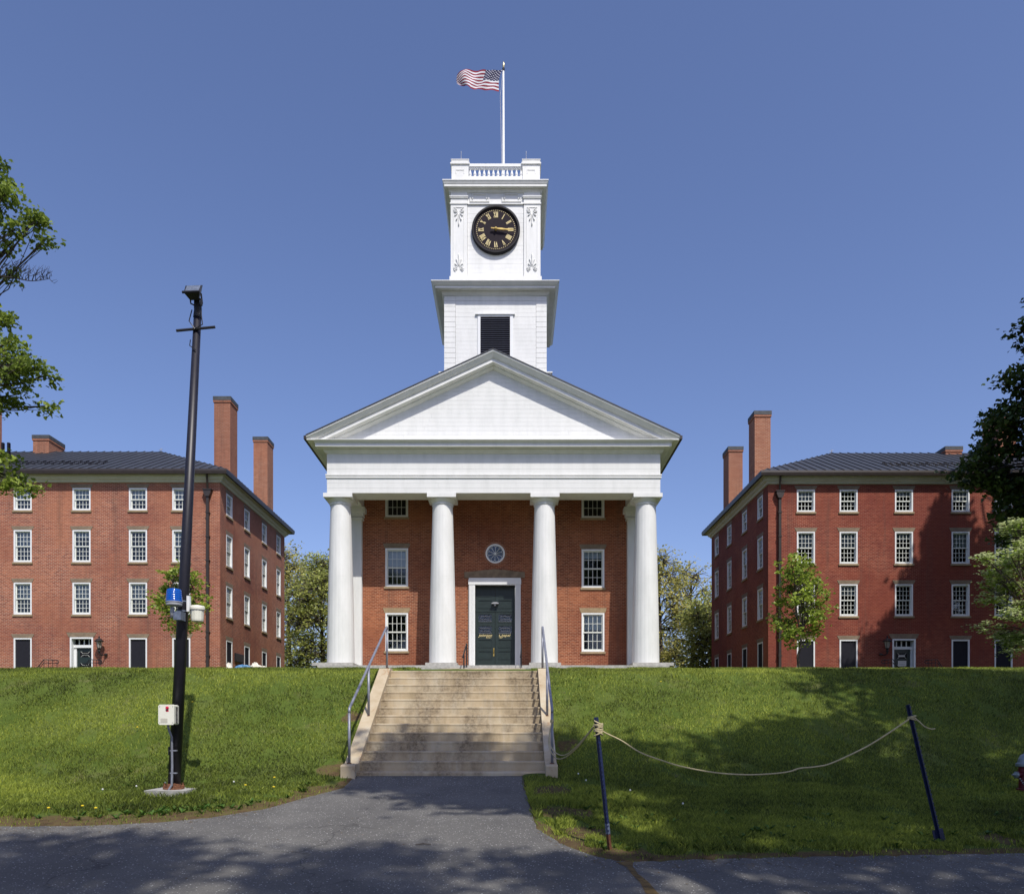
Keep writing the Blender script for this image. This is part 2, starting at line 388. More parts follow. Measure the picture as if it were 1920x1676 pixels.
# asphalt
b = MB(); vx = sorted(set(list(np.linspace(-9, 9, 200)) + [-2.84, .20] + list(np.linspace(-90, -9, 12)) + list(np.linspace(9, 90, 12))))
rows = [-60, -30, -10, 0, 3, 5, 6.5, 7.5, 8.2]; k0 = []
for x in vx:
    e = float(Eg(x)) + (.12 if not (-2.84 < x < .2) else 0); col = rows + list(np.linspace(8.25, e, 24)); k0.append(len(b.v))
    for y in col: b.v.append((x, y, float(P(y)) + .004))
m = len(rows) + 24
for i in range(len(vx) - 1):
    for j in range(m - 1): b.f.append((k0[i] + j, k0[i + 1] + j, k0[i + 1] + j + 1, k0[i] + j + 1))
tag(b.build('asphalt_path', 'asphalt', smooth=True), kind='structure')
b = MB()
for k, (x, y) in enumerate([(1.27, 8.62), (1.30, 8.42), (1.31, 8.15), (1.36, 7.85), (1.37, 7.5), (1.45, 7.1), (1.5, 6.5)]):
    ww = [.10, .035, .035, .045, .06, .06, .05][k]
    b.v += [(x - ww, y, float(P(y)) + .009), (x + ww, y + .03, float(P(y)) + .009)]
    if k: b.f.append((2 * k - 2, 2 * k, 2 * k + 1, 2 * k - 1))
tag(b.build('moss_in_crack', 'moss'), 'orange brown moss filling the crack across the asphalt', 'moss', kind='stuff')

# ------------------------------------------------------------------ window factory
MC = {}
def cm(key, fn, mat=None, smooth=False):
    if key not in MC:
        mm = fn().mesh(str(key[0]), smooth); MC[key] = mm
        if mat: mm.materials.append(MATS[mat])
    return MC[key]
def sash_mb(w, h, nx, nz, st=.05, bar=.022, th=.035):
    b = MB(); b.box(-w / 2, -w / 2 + st, 0, th, 0, h); b.box(w / 2 - st, w / 2, 0, th, 0, h)
    b.box(-w / 2 + st, w / 2 - st, 0, th, 0, st * 1.2); b.box(-w / 2 + st, w / 2 - st, 0, th, h - st, h)
    iw, ih = w - 2 * st, h - 2.2 * st
    for i in range(1, nx):
        x = -iw / 2 + iw * i / nx; b.box(x - bar / 2, x + bar / 2, .004, th - .004, st * 1.2, h - st)
    for j in range(1, nz):
        z = st * 1.2 + ih * j / nz; b.box(-iw / 2, iw / 2, .006, th - .006, z - bar / 2, z + bar / 2)
    return b
def window(par, u, z0, w, h, M, nx=4, nz=3, blind=0., reveal=.13, lintel='brownstone', lflare=.10, lh=.21, panes=False, screen=False, sill=True, lo_blind=0):
    """M maps local (x along wall, -y outward) to world; (u,z0) lower middle of the frame"""
    Mw = M @ Matrix.Translation((u, 0, z0)); fr = .075
    def frame():
        b = MB(); d0, d1 = -.012, reveal + .05
        b.box(-w / 2, -w / 2 + fr, d0, d1, 0, h); b.box(w / 2 - fr, w / 2, d0, d1, 0, h)
        b.box(-w / 2 + fr, w / 2 - fr, d0, d1, h - fr, h); b.box(-w / 2 + fr, w / 2 - fr, d0 - .02, d1, 0, fr); return b
    o = link('window', cm(('window', w, h, reveal), frame, 'white_clean'), None, par, Mw)
    iw, ih = w - 2 * fr, h - 2 * fr; hs = ih / 2 + .025
    smat = 'gutter_brown' if screen else 'sash_paint'
    T = lambda x, y, z: Mw @ Matrix.Translation((x, y, z))
    sm = cm(('sash', iw, hs, nx, nz, screen), lambda: sash_mb(iw, hs, nx, nz), smat)
    link('sash', sm, None, o, T(0, reveal * .55, h - fr - hs)); link('sash', sm, None, o, T(0, reveal * .55 + .042 if not panes else reveal * .55 + .04, fr))
    if panes:
        st = .05; pw = (iw - 2 * st) / nx; ph = (hs - 2.2 * st) / nz
        pm = cm(('pane', pw, ph), lambda: MB().box(-pw / 2 + .003, pw / 2 - .003, 0, .004, .003, ph - .003), 'window_glass')
        for (zz, yy) in ((h - fr - hs, reveal * .55 + .016), (fr, reveal * .55 + .056)):
            for i in range(nx):
                for j in range(nz): link('pane', pm, None, o, T(-iw / 2 + st + pw * (i + .5), yy, zz + st * 1.2 + ph * j))
    else:
        pm = cm(('pane', iw, hs), lambda: MB().box(-iw / 2 + .04, iw / 2 - .04, 0, .004, .05, hs - .04), 'window_glass')
        link('pane', pm, None, o, T(0, reveal * .55 + .016, h - fr - hs)); link('pane', pm, None, o, T(0, reveal * .55 + .058, fr))
    if screen: link('insect_screen', cm(('insect_screen', iw, ih), lambda: MB().box(-iw / 2, iw / 2, 0, .004, 0, ih), 'insect_screen'), None, o, T(0, reveal * .55 - .03, fr))
    if blind > 0:
        bh = ih * blind
        link('blind', cm(('blind', iw, round(bh, 3)), lambda: MB().box(-iw / 2, iw / 2, 0, .01, -bh, 0), 'shade_cloth'), None, o, T(0, reveal + .07, h - fr))
    link('dark_backing', cm(('dark_backing', iw, ih), lambda: MB().box(-iw / 2 - .05, iw / 2 + .05, .30, .34, -.05, ih + .05), 'dark_inside'), None, o, T(0, reveal, fr))  # flat near-black panel in place of the unlit room
    if sill: link('sill', cm(('sill', w), lambda: MB().box(-w / 2 - .06, w / 2 + .06, -.06, .1, -.10, 0), 'brownstone_warm'), None, o, T(0, 0, -.002))
    if lh: link('lintel', cm(('lintel', w, lh, lflare, lintel), lambda: MB().prism([(-w / 2 - .04, 0), (w / 2 + .04, 0), (w / 2 + .04 + lflare, lh), (-w / 2 - .04 - lflare, lh)], -.018, .1), lintel), None, o, T(0, 0, h + .003))
    return o
def wall_mb(u0, u1, z0, z1, holes, depth=.22):
    """wall in the plane y=0 with rectangular holes (ua,ub,za,zb) and their reveals"""
    b = MB(); us = sorted({u0, u1} | {h[0] for h in holes} | {h[1] for h in holes}); zs = sorted({z0, z1} | {h[2] for h in holes} | {h[3] for h in holes})
    us = [u for u in us if u0 <= u <= u1]; zs = [z for z in zs if z0 <= z <= z1]
    for i in range(len(us) - 1):
        for j in range(len(zs) - 1):
            uc, zc = (us[i] + us[i + 1]) / 2, (zs[j] + zs[j + 1]) / 2
            if any(h[0] < uc < h[1] and h[2] < zc < h[3] for h in holes): continue
            b.quad((us[i], 0, zs[j]), (us[i + 1], 0, zs[j]), (us[i + 1], 0, zs[j + 1]), (us[i], 0, zs[j + 1]))
    for (a, c, d, e) in holes:
        d = max(d, z0)
        b.quad((a, 0, d), (a, depth, d), (a, depth, e), (a, 0, e)); b.quad((c, 0, d), (c, 0, e), (c, depth, e), (c, depth, d))
        b.quad((a, 0, e), (a, depth, e), (c, depth, e), (c, 0, e)); b.quad((a, 0, d), (c, 0, d), (c, depth, d), (a, depth, d))
    return b
FRONT = lambda Yw: Matrix.Translation((0, Yw, 0))
SIDE_P = lambda Xw: Matrix.Translation((Xw, 0, 0)) @ Matrix.Rotation(math.pi / 2, 4, 'Z')      # faces +x, u = world y
SIDE_N = lambda Xw: Matrix.Translation((Xw, 0, 0)) @ Matrix.Rotation(-math.pi / 2, 4, 'Z')     # faces -x, u = -world y
# ------------------------------------------------------------------ chapel
CX = -.815
ch = thing('chapel', 'white columned brick chapel with pediment and clock tower atop the stairs', 'chapel', (CX, 35, 2.9))
FZ = 2.91; WD = 37.6
MB().box(-8.75, 7.12, 34.6, 38.2, 1.9, FZ).build('porch_floor', 'granite', ch)
MB().box(-4.4, 2.6, 34.25, 34.59, 1.9, FZ - .13).build('porch_step', 'granite', ch)
wins = [(-5.62, 7.0, 1.11, 1.88, .45), (3.99, 6.95, 1.11, 1.88, .2), (-5.62, 3.85, 1.11, 1.87, 0), (3.99, 3.82, 1.11, 1.90, .42), (-5.62, 10.40, 1.11, 1.85, .35), (3.99, 10.36, 1.11, 1.85, 0)]
holes = [(u - w_ / 2 - .002, u + w_ / 2 + .002, z, z + h) for u, z, w_, h, _ in wins]
DX0, DX1, DT = (890.8 - 959) * 37.6 / 1440, (965.6 - 959) * 37.6 / 1440, 7.06
holes.append((DX0, DX1, FZ, DT))
RWX, RWZ, RWR = -.796, 8.62, .47
fw = wall_mb(-8.28, 6.65, 2.4, 12.5, holes + [(RWX - .55, RWX + .55, RWZ - .55, RWZ + .55)], .25)
# the square opening of the round window is filled up to the circle with brick
N = 32
for i in range(N):
    a0, a1 = 2 * math.pi * i / N, 2 * math.pi * (i + 1) / N
    def sq(a):
        c, s_ = math.cos(a), math.sin(a); k = .55 / max(abs(c), abs(s_)); return (RWX + c * k, 0, RWZ + s_ * k)
    ci = lambda a, y=0: (RWX + math.cos(a) * RWR, y, RWZ + math.sin(a) * RWR)
    fw.quad(ci(a0), sq(a0), sq(a1), ci(a1)); fw.quad(ci(a0), ci(a1), ci(a1, .2), ci(a0, .2))
fw.build('brick_wall', 'brick_chapel', ch, FRONT(WD))
MB().box(-8.28, -8.02, WD + .001, 60, 2.4, 12.7).box(6.39, 6.65, WD + .001, 60, 2.4, 12.7).box(-8.28, 6.65, 59.7, 60, 2.4, 12.6).build('side_wall', 'brick_chapel', ch)
for k, (u, z, w_, h, bl) in enumerate(wins):
    lo = z < 5
    window(ch, u, z, w_, h, FRONT(WD), 4, 2, bl, .12, 'brownstone_warm' if lo else 'brownstone', .08, .24, panes=True)
# ring of header bricks round the round window, its frame, petals and glass
rw = MB()
for i in range(48):
    t0, t1 = 2 * math.pi * i / 48, 2 * math.pi * (i + 1) / 48
    pol = lambda r, t: (RWX + r * math.cos(t), RWZ + r * math.sin(t))
for nm, r0, r1, yo, mt in (('round_window', .40, .475, -.015, 'white_clean'),):
    b = MB()
    for i in range(40):
        a0, a1 = 2 * math.pi * i / 40, 2 * math.pi * (i + 1) / 40
        for (ra, rb, ya, yb) in ((r0, r1, yo, yo), (r1, r1, yo, .1), (r0, r0, yo, .1)):
            b.quad((ra * math.cos(a0), ya, ra * math.sin(a0)), (rb * math.cos(a0), yb, rb * math.sin(a0)), (rb * math.cos(a1), yb, rb * math.sin(a1)), (ra * math.cos(a1), ya, ra * math.sin(a1)))
    RM = Matrix.Translation((RWX, WD, RWZ)); rwo = b.build(nm, mt, ch, RM)
def header():
    return MB().box(-.026, .026, -.02, .05, .485, .565)
hm = cm(('header_brick',), header, 'brick_chimney')
for i in range(48): link('header_brick', hm, None, rwo, RM @ Matrix.Rotation(2 * math.pi * i / 48, 4, 'Y'))
def spoke():
    b = MB(); b.tube([(0, .02, .03), (0, .02, .30)], .010, 6)
    pts = [(math.sin(t) * .085 * 1.0, .02, .315 + .075 * math.cos(t)) for t in np.linspace(-1.9, 1.9, 9)]
    q = Matrix.Rotation(math.pi / 10, 4, 'Y'); pts = [tuple(q @ Vector(p)) for p in pts]
    return b.tube(pts, .009, 5)
sp_m = cm(('spoke',), spoke, 'white_clean')
for i in range(10): link('spoke', sp_m, None, rwo, RM @ Matrix.Rotation(2 * math.pi * i / 10 + .06, 4, 'Y'))
MB().lathe([(.05, -.03), (.05, .03)], n=12).build('hub', 'white_clean', rwo, RM @ Matrix.Translation((0, .02, 0)) @ Matrix.Rotation(math.pi / 2, 4, 'X'))
MB().lathe([(.41, 0), (.41, .004)], n=32).build('pane', 'window_glass', rwo, RM @ Matrix.Translation((0, .05, 0)) @ Matrix.Rotation(math.pi / 2, 4, 'X'))
simple('leaded_back', (.05, .075, .13), .9, .3, 6)
MB().lathe([(.45, 0), (.45, .01)], n=32).build('dark_backing', 'leaded_back', rwo, RM @ Matrix.Translation((0, .14, 0)) @ Matrix.Rotation(math.pi / 2, 4, 'X'))
# door case
fx0, fx1, ftz = (879 - 959) * 37.5 / 1440, (976.4 - 959) * 37.5 / 1440, 7.41
b = MB()
for s_ in (0, 1):
    xa, xb = (fx0, DX0) if s_ == 0 else (DX1, fx1)
    b.box(xa, xb, WD - .12, WD + .22, FZ, DT)
    for q in (.22, .5, .78): xx = xa + (xb - xa) * q; b.box(xx - .03, xx + .03, WD - .15, WD - .12, FZ, DT)
b.box(fx0, fx1, WD - .12, WD + .22, DT, ftz); b.box(fx0 - .02, fx1 + .02, WD - .15, WD - .121, DT + .03, ftz - .08)
b.build('door_case', 'white_clean', ch)
b = MB().prism([(fx0 - .22, 7.42), (fx1 + .2, 7.42), (fx1 + .2, 7.72), (fx1, 7.72), (CX, 7.86), (fx0, 7.72), (fx0 - .22, 7.72)], WD - .05, WD + .02).build('door_lintel', 'brownstone', ch)
zc = lambda v, D=37.85: (1368 - (1060 + v / 8.379)) * D / 1440
dm = (DX0 + DX1) / 2; DY = WD + .22
for sgn in (-1, 1):
    xa, xb = (DX0, dm - .006) if sgn < 0 else (dm + .006, DX1)
    px0, px1 = (xa + .16, dm - .17) if sgn < 0 else (dm + .17, xb - .16)
    panels = [(zc(480), zc(360), 0), (zc(665), zc(550), 0), (zc(885), zc(768), 1), (zc(1070), zc(952), 1), (zc(1280), zc(1168), 0), (zc(1465), zc(1350), 0)]
    leaf = MB(); zz = FZ + .02
    for (p0, p1, g) in sorted(panels): leaf.box(px0, px1, DY, DY + .06, zz, p0); zz = p1
    leaf.box(px0, px1, DY, DY + .06, zz, DT); leaf.box(xa, px0, DY, DY + .06, FZ + .02, DT); leaf.box(px1, xb, DY, DY + .06, FZ + .02, DT)
    leaf.box(xa, xb, DY - .02, DY - .001, zc(732), zc(718))
    d = leaf.build('door', 'door_green', ch)
    for (p0, p1, g) in panels:
        MB().box(px0 - .02, px1 + .02, DY - .018, DY - .001, p0 - .035, p0).build('panel_moulding', 'door_green', d)
        if not g: MB().box(px0, px1, DY + .03, DY + .05, p0, p1).build('door_panel', 'door_green', d)
        else:
            MB().box(px0, px1, DY + .03, DY + .034, p0, p1).build('door_glass', 'window_glass', d)
            MB().box(px0, px1, DY + .055, DY + .065, p0, p1).build('glass_backing', 'dark_inside', d)
            g_ = MB(); cx_, cz_ = (px0 + px1) / 2, (p0 + p1) / 2; hx, hz = (px1 - px0) / 2, (p1 - p0) / 2; ix, iz = hx * .68, hz * .42
            for (x_, z_) in ((1, 1), (1, -1), (-1, 1), (-1, -1)): g_.tube([(cx_ + x_ * hx, DY + .02, cz_ + z_ * hz), (cx_ + x_ * ix, DY + .02, cz_ + z_ * iz)], .012, 5)
            for z_ in (1, -1): g_.tube([(cx_ - ix, DY + .02, cz_ + z_ * iz), (cx_ + ix, DY + .02, cz_ + z_ * iz)], .012, 5); g_.tube([(cx_ - hx, DY + .02, cz_ + z_ * hz * .97), (cx_ + hx, DY + .02, cz_ + z_ * hz * .97)], .013, 5)
            for x_ in (1, -1): g_.tube([(cx_ + x_ * ix, DY + .02, cz_ - iz), (cx_ + x_ * ix, DY + .02, cz_ + iz)], .012, 5)
            g_.tube([(cx_, DY + .02, p0), (cx_, DY + .02, p1)], .008, 5); g_.build('glazing_bar', 'louver_paint', d)
    if sgn < 0:
        MB().tube([(dm - .07, DY - .02, 3.98), (dm - .07, DY - .07, 3.94), (dm - .07, DY - .07, 3.80), (dm - .07, DY - .02, 3.76)], .022, 8).box(dm - .10, dm - .04, DY - .02, DY - .001, 3.62, 4.02).build('door_handle', 'brass', d, smooth=False)
def text(body, size, M, mat, parent, shear=0, align='CENTER', name='lettering', ext=.004):
    cu = bpy.data.curves.new(name, 'FONT'); cu.body = body; cu.size = size; cu.extrude = ext; cu.shear = shear; cu.align_x = align; cu.resolution_u = 2
    t_ = bpy.data.objects.new('tmp', cu); C.objects.link(t_); dg = bpy.context.evaluated_depsgraph_get(); mm = bpy.data.meshes.new_from_object(t_.evaluated_get(dg))
    bpy.data.objects.remove(t_); mm.materials.clear(); mm.materials.append(MATS[mat]); return link(name, mm, None, parent, M)
R90 = Matrix.Rotation(math.pi / 2, 4, 'X')
for (bd, xx, vv, al, sz) in (('Johnson', dm - .16, 1118, 'RIGHT', .20), ('Chapel', dm + .16, 1118, 'LEFT', .20), ('BUILT', dm - .18, 1143, 'RIGHT', .10), ('1827', dm + .18, 1143, 'LEFT', .10)):
    text(bd, sz, Matrix.Translation((xx, DY - .008, zc(vv))) @ R90, 'gold_leaf', ch, .35 if sz > .15 else 0, al)
b = MB().box(dm - .17, dm + .17, DY - .22, DY - .02, zc(612), zc(600)); b.prism([(dm - .17, zc(600)), (dm + .17, zc(600)), (dm + .06, zc(588)), (dm - .06, zc(588))], DY - .22, DY - .05).box(dm - .05, dm + .05, DY - .15, DY - .001, zc(640), zc(612))
b.build('door_lamp', 'grey_plastic', ch)
# columns
COLX = [(639 - 959) * 35.62 / 1440, (830 - 959) * 35.62 / 1440, (1020.8 - 959) * 35.62 / 1440, (1210.5 - 959) * 35.62 / 1440]
prof = []
for i in range(15):
    t = i / 14; r = .632 - .163 * (t ** 1.35) - .004; prof.append((r, 7.30 * t))
NS = 20
def shaft(): return MB().lathe(prof, n=NS * 6, cap=False, rmod=lambda j: (.990 if j % 6 == 0 else (1.0 if j % 6 in (1, 5) else 1.001)))
sh = cm(('column',), shaft, 'white_paint', True)
cap = cm(('capital',), lambda: MB().lathe([(.475, 7.28), (.50, 7.30), (.50, 7.34), (.475, 7.36), (.49, 7.38), (.53, 7.44), (.585, 7.50), (.625, 7.53), (.62, 7.545), (.60, 7.55)], n=48, cap=False), 'white_paint', True)
aba = cm(('abacus',), lambda: MB().box(-.66, .66, -.66, .66, 7.55, 7.735), 'white_paint')
for k, x in enumerate(COLX):
    M = Matrix.Translation((x, 35.62, 3.05)); c = link('column', sh, None, ch, M)
    link('capital', cap, None, c, M); link('abacus', aba, None, c, M)
    w0 = 1.15 if k == 0 else .72; w1 = 1.15 if k == 3 else .72
    MB().box(-w0, w1, -.78, .75, -.139, .001).build('plinth', 'granite', c, M)
# corner pilasters against the wall
for sgn in (-1, 1):
    xa, xb = (-8.30, -7.28) if sgn < 0 else (5.64, 6.67)
    b = MB().box(xa, xb, 37.3, WD + .6, 2.55, 10.34).box(xa - .05, xb + .05, 37.24, WD + .6, 2.55, 2.98); b.build('pilaster', 'white_paint', ch)
    MB().box(xa - .06, xb + .06, 37.22, WD + .55, 10.20, 10.30).box(xa - .10, xb + .10, 37.18, WD + .5, 10.342, 10.52).box(xa - .19, xb + .19, 37.08, WD + .5, 10.522, 10.775).build('pilaster_capital', 'white_paint', ch)
# entablature
EX0, EX1, EB = -8.41, 6.78, 10.785
MB().box(EX0 + .03, EX1 - .03, 35.03, 36.07, EB + .001, 12.64).box(EX0 + .03, EX0 + 1.2, 36.071, 60, EB + .001, 12.64).box(EX1 - 1.2, EX1 - .03, 36.071, 60, EB + .001, 12.64).build('entablature', 'white_paint', ch)
MB().box(EX0 + 1.2, EX1 - 1.2, 36.08, WD, 12.0, 12.1).build('porch_ceiling', 'white_paint', ch)
def boards(x0, x1, z0, z1, y, n, mat='white_paint', parent=ch, clip=None, th=.03, gap=.005, name='board', skip=None):
    hh = (z1 - z0) / n
    for i in range(n):
        za, zb = z0 + i * hh, z0 + (i + 1) * hh - gap
        yj = y + rnd.uniform(-.003, .003)
        L = x1 - x0; cuts = [x0] + sorted(x0 + L * q for q in ([rnd.uniform(.2, .45), rnd.uniform(.55, .85)] if L > 6 else ([rnd.uniform(.3, .7)] if L > 3.5 else []))) + [x1]
        for a_, b_ in zip(cuts[:-1], cuts[1:]):
            segs = [(a_, b_ - (.004 if b_ < x1 else 0))]
            if skip and za < skip[3] and zb > skip[2]:
                segs2 = []
                for (p, q) in segs:
                    if p < skip[0]: segs2.append((p, min(q, skip[0])))
                    if q > skip[1]: segs2.append((max(p, skip[1]), q))
                segs = segs2
            for (p, q) in segs:
                if q - p < .02: continue
                if clip:
                    ha, hb = clip(za), clip(zb)
                    if ha <= .02: continue
                    l0, r0, l1, r1 = max(p, CX - ha), min(q, CX + ha), max(p, CX - hb), min(q, CX + hb)
                    if l0 >= r0: continue
                    if hb <= 0 or l1 >= r1: mid = min(max(CX, l0), r0); l1 = r1 = mid
                    poly = [(l0, za), (r0, za), (r1, zb), (l1, zb)] if r1 - l1 > .01 else [(l0, za), (r0, za), (l1, zb)]
                    if l1 > r0 or r1 < l0: continue
                    MB().prism(poly, yj, yj + th).build(name, mat, parent)
                else: MB().box(p, q, yj, yj + th, za, zb).build(name, mat, parent)
boards(EX0, EX1, EB, 11.46, 34.998, 3); boards(EX0, EX1, 11.64, 12.60, 34.998, 4)
MB().rect_sweep(EX0, EX1, 35.0, 60, [(0, 11.45), (.05, 11.46), (.05, 11.52), (.02, 11.54), (.06, 11.57), (.06, 11.63), (0, 11.65)]).build('frieze_band', 'white_paint', ch)
MB().rect_sweep(EX0, EX1, 35.0, 60, [(0, 12.56), (.03, 12.57), (.09, 12.61), (.14, 12.69), (.16, 12.70), (.16, 12.76), (.42, 12.775), (.43, 12.76), (.43, 12.89), (.45, 12.90), (.47, 12.93), (.55, 12.99), (.58, 13.0), (.58, 13.025), (0, 13.07)]).build('cornice', 'white_paint', ch)
AZ_, SL, HW, FO = 16.99, .460, 8.38, .66
AXc = CX - .01
rp = [(.66, 0), (.65, -.05), (.60, -.10), (.53, -.20), (.50, -.24), (.46, -.25), (.46, -.28), (.43, -.28), (.43, -.43), (.14, -.45), (.14, -.49), (.08, -.54), (.02, -.59), (-.03, -.60)]
for sg in (-1, 1):
    b = MB()
    for i, (o, dz) in enumerate(rp):
        h = min(HW, (AZ_ + dz - 13.03) / SL)
        b.v += [(AXc, 35 - o, AZ_ + dz), (AXc + sg * h, 35 - o, AZ_ + dz - SL * h)]
        if i: b.f.append((2 * i - 2, 2 * i, 2 * i + 1, 2 * i - 1))
    b.build('raking_cornice', 'white_paint', ch)
    # roof sheet and gutter
    e = HW; b = MB(); th = .05
    A = (AXc, AZ_ + .012); B_ = (AXc + sg * e, AZ_ - SL * e + .012)
    b.prism([A, B_, (B_[0], B_[1] + th), (A[0], A[1] + th)] if sg > 0 else [B_, A, (A[0], A[1] + th), (B_[0], B_[1] + th)], 34.32, 60.5)
    b.build('roof', 'roof_metal', ch)
    gx = AXc + sg * HW; g0, g1 = (gx - .02, gx + .09) if sg > 0 else (gx - .09, gx + .02)
    MB().box(g0, g1, 34.33, 60.5, 12.99, 13.15).build('gutter', 'gutter_brown', ch)
    xa, xb = sorted((AXc + sg * (HW - .02), (EX1 if sg > 0 else EX0) + sg * .40)); MB().box(xa, xb, 34.40, 60, 12.985, 13.02).build('eave_soffit', 'white_paint', ch)
tymp = lambda z: (16.42 - z) / SL
MB().prism([(CX - 7.4, 13.03), (CX + 7.4, 13.03), (CX, 16.42)], 35.06, 35.2).build('pediment_backing', 'white_paint', ch)
boards(CX - 7.6, CX + 7.6, 13.045, 16.38, 35.02, 17, clip=tymp)
# tower
TX0, TX1 = CX - 2.6, CX + 2.6; UX0, UX1 = CX - 2.3, CX + 2.3
tw = MB().box(TX0 + .04, TX1 - .04, 39.05, 44.2, 14.5, 22.1).build('tower', 'white_paint', ch)
MB().box(TX0 - .2, TX1 + .22, 38.8, 44.4, 15.2, 18.0).box(TX0 - .26, TX1 + .28, 38.74, 44.46, 18.0, 18.06).build('tower_base', 'white_paint', ch)
ql, qr = -1.711, .08
for sg in (0, 1):
    xa, xb = (TX0, TX0 + .57) if sg == 0 else (TX1 - .53, TX1)
    z = 18.07
    while z < 22.02:
        zt = min(z + .262, 22.03)
        MB().box(xa, xb, 38.975, 39.2, z + .006, zt - .010).build('quoin_board', 'white_paint', tw); z = zt
MB().box(TX0 + .58, TX1 - .54, 38.985, 39.04, 21.78, 22.03).build('board', 'white_paint', tw)
boards(TX0 + .58, TX1 - .54, 18.07, 21.775, 39.0, 18, parent=tw, skip=(ql, qr, 17, 21.10))
b = MB().box(ql, -1.576, 38.955, 39.12, 18.05, 20.95).box(-.073, qr, 38.955, 39.12, 18.05, 20.95).box(ql, qr, 38.955, 39.12, 20.951, 21.04).box(ql - .12, qr + .1, 38.90, 39.10, 21.041, 21.11)
lw = b.build('louver_window', 'white_clean', ch); MB().box(-1.58, -.07, 39.0, 39.045, 18.0, 20.95).build('dark_backing', 'dark_inside', lw)
z = 18.02
sm_ = cm(('louver_slat',), lambda: MB().prism_x([(38.93, -.012), (38.955, -.02), (39.035, .055), (39.01, .063)], -1.574, -.075), 'louver_paint')
while z < 20.9: link('louver_slat', sm_, None, lw, Matrix.Translation((0, 0, z))); z += .1075
MB().rect_sweep(TX0, TX1, 39, 44.2, [(0, 22.0), (.05, 22.02), (.10, 22.08), (.13, 22.13), (.15, 22.14), (.15, 22.19), (.40, 22.21), (.42, 22.19), (.42, 22.28), (.45, 22.29), (.50, 22.33), (.58, 22.42), (.61, 22.44), (.61, 22.475), (0, 22.53)]).build('tower_cornice', 'white_paint', tw)
MB().box(UX0 + .04, UX1 - .04, 39.45, 44.0, 22.4, 27.6).build('clock_stage', 'white_paint', tw)
MB().box(UX0 - .06, UX1 + .06, 39.30, 44.06, 22.45, 23.2).build('stage_base', 'white_paint', tw)
for sg in (0, 1):
    xa, xb = (UX0, UX0 + .85) if sg == 0 else (UX1 - .85, UX1)
    MB().box(xa, xb, 39.34, 39.7, 23.2, 27.6).build('stage_pilaster', 'white_paint', tw)
    MB().box(xa - .04, xb + .03, 39.30, 39.7, 26.90, 26.97).box(xa - .04, xb + .03, 39.29, 39.7, 27.20, 27.25).box(xa - .06, xb + .05, 39.27, 39.7, 27.25, 27.30).build('stage_capital', 'white_paint', tw)
    px0, px1 = xa + .13, xb - .15; b = MB()
    b.box(px0, px0 + .022, 39.315, 39.339, 23.6, 26.72).box(px1 - .022, px1, 39.315, 39.339, 23.6, 26.72).box(px0, px1, 39.315, 39.339, 26.72, 26.745); b.build('panel_moulding', 'white_paint', tw)
    for (zc0, up) in ((26.66, -1), (23.50, 1)):
        b = MB(); cx_ = (px0 + px1) / 2
        for k_ in range(-3, 4):
            a_ = k_ * .40; L = (.72 if k_ == 0 else .60 - .10 * abs(k_)) * .85; pts = []
            for q in np.linspace(0, 1, 7):
                r_ = .20 + L * q; aa = a_ * (1 - .25 * q); pts.append((cx_ + math.sin(a_ * .9) * (r_ * .40 + .10 * q * q), 39.315, zc0 + up * (.05 + r_ * math.cos(a_) - .10 * q * q * abs(a_))))
            b.tube(pts, [.012 + .022 * q for q in np.linspace(0, 1, 7)], 6)
        for s2 in (-1, 1):
            pts = [(cx_ + s2 * (.15 + (.12 * (1 - q * .75)) * math.sin(q * 9)), 39.315, zc0 + up * (.10 + .12 * (1 - q * .75) * -math.cos(q * 9))) for q in np.linspace(0, 1, 18)]
            b.tube(pts, .022, 6)
        b.build('palmette', 'white_paint', tw, smooth=True)
boards(UX0 + .86, UX1 - .86, 23.2, 26.92, 39.40, 16, parent=tw)
MB().box(UX0 + .851, UX1 - .851, 39.40, 39.5, 26.93, 27.55).box(UX0 + .851, UX1 - .851, 39.33, 39.42, 26.90, 26.95).build('stage_frieze', 'white_paint', tw)
for sg in (-1, 1):
    b = MB(); xo = CX + sg * .82; hw_, z0_, z1_ = .50, 27.05, 27.46
    for (x0_, x1_, za, zb) in ((-hw_, hw_, z0_, z0_ + .05), (-hw_, -hw_ + .05, z0_ + .05, z1_), (hw_ - .05, hw_, z0_ + .05, z1_), (-hw_ + .12, hw_ - .12, z1_ - .05, z1_), (-hw_ + .12, -hw_ + .16, 27.2, z1_ - .05), (hw_ - .16, hw_ - .12, 27.2, z1_ - .05)):
        b.box(xo + x0_, xo + x1_, 39.355, 39.399, za, zb)
    b.build('fret_panel', 'white_paint', tw)
MB().prism([(CX - 1.40, 23.21), (CX + 1.40, 23.21), (CX, 23.52)], 39.375, 39.39).build('low_gable_panel', 'white_paint', tw)
MB().rect_sweep(UX0, UX1, 39.4, 44.0, [(0, 27.48), (.05, 27.50), (.09, 27.56), (.10, 27.60), (.12, 27.61), (.12, 27.65), (.29, 27.67), (.31, 27.65), (.31, 27.75), (.33, 27.77), (.37, 27.86), (.40, 27.90), (.40, 27.945), (0, 27.99)]).build('stage_cornice', 'white_paint', tw)
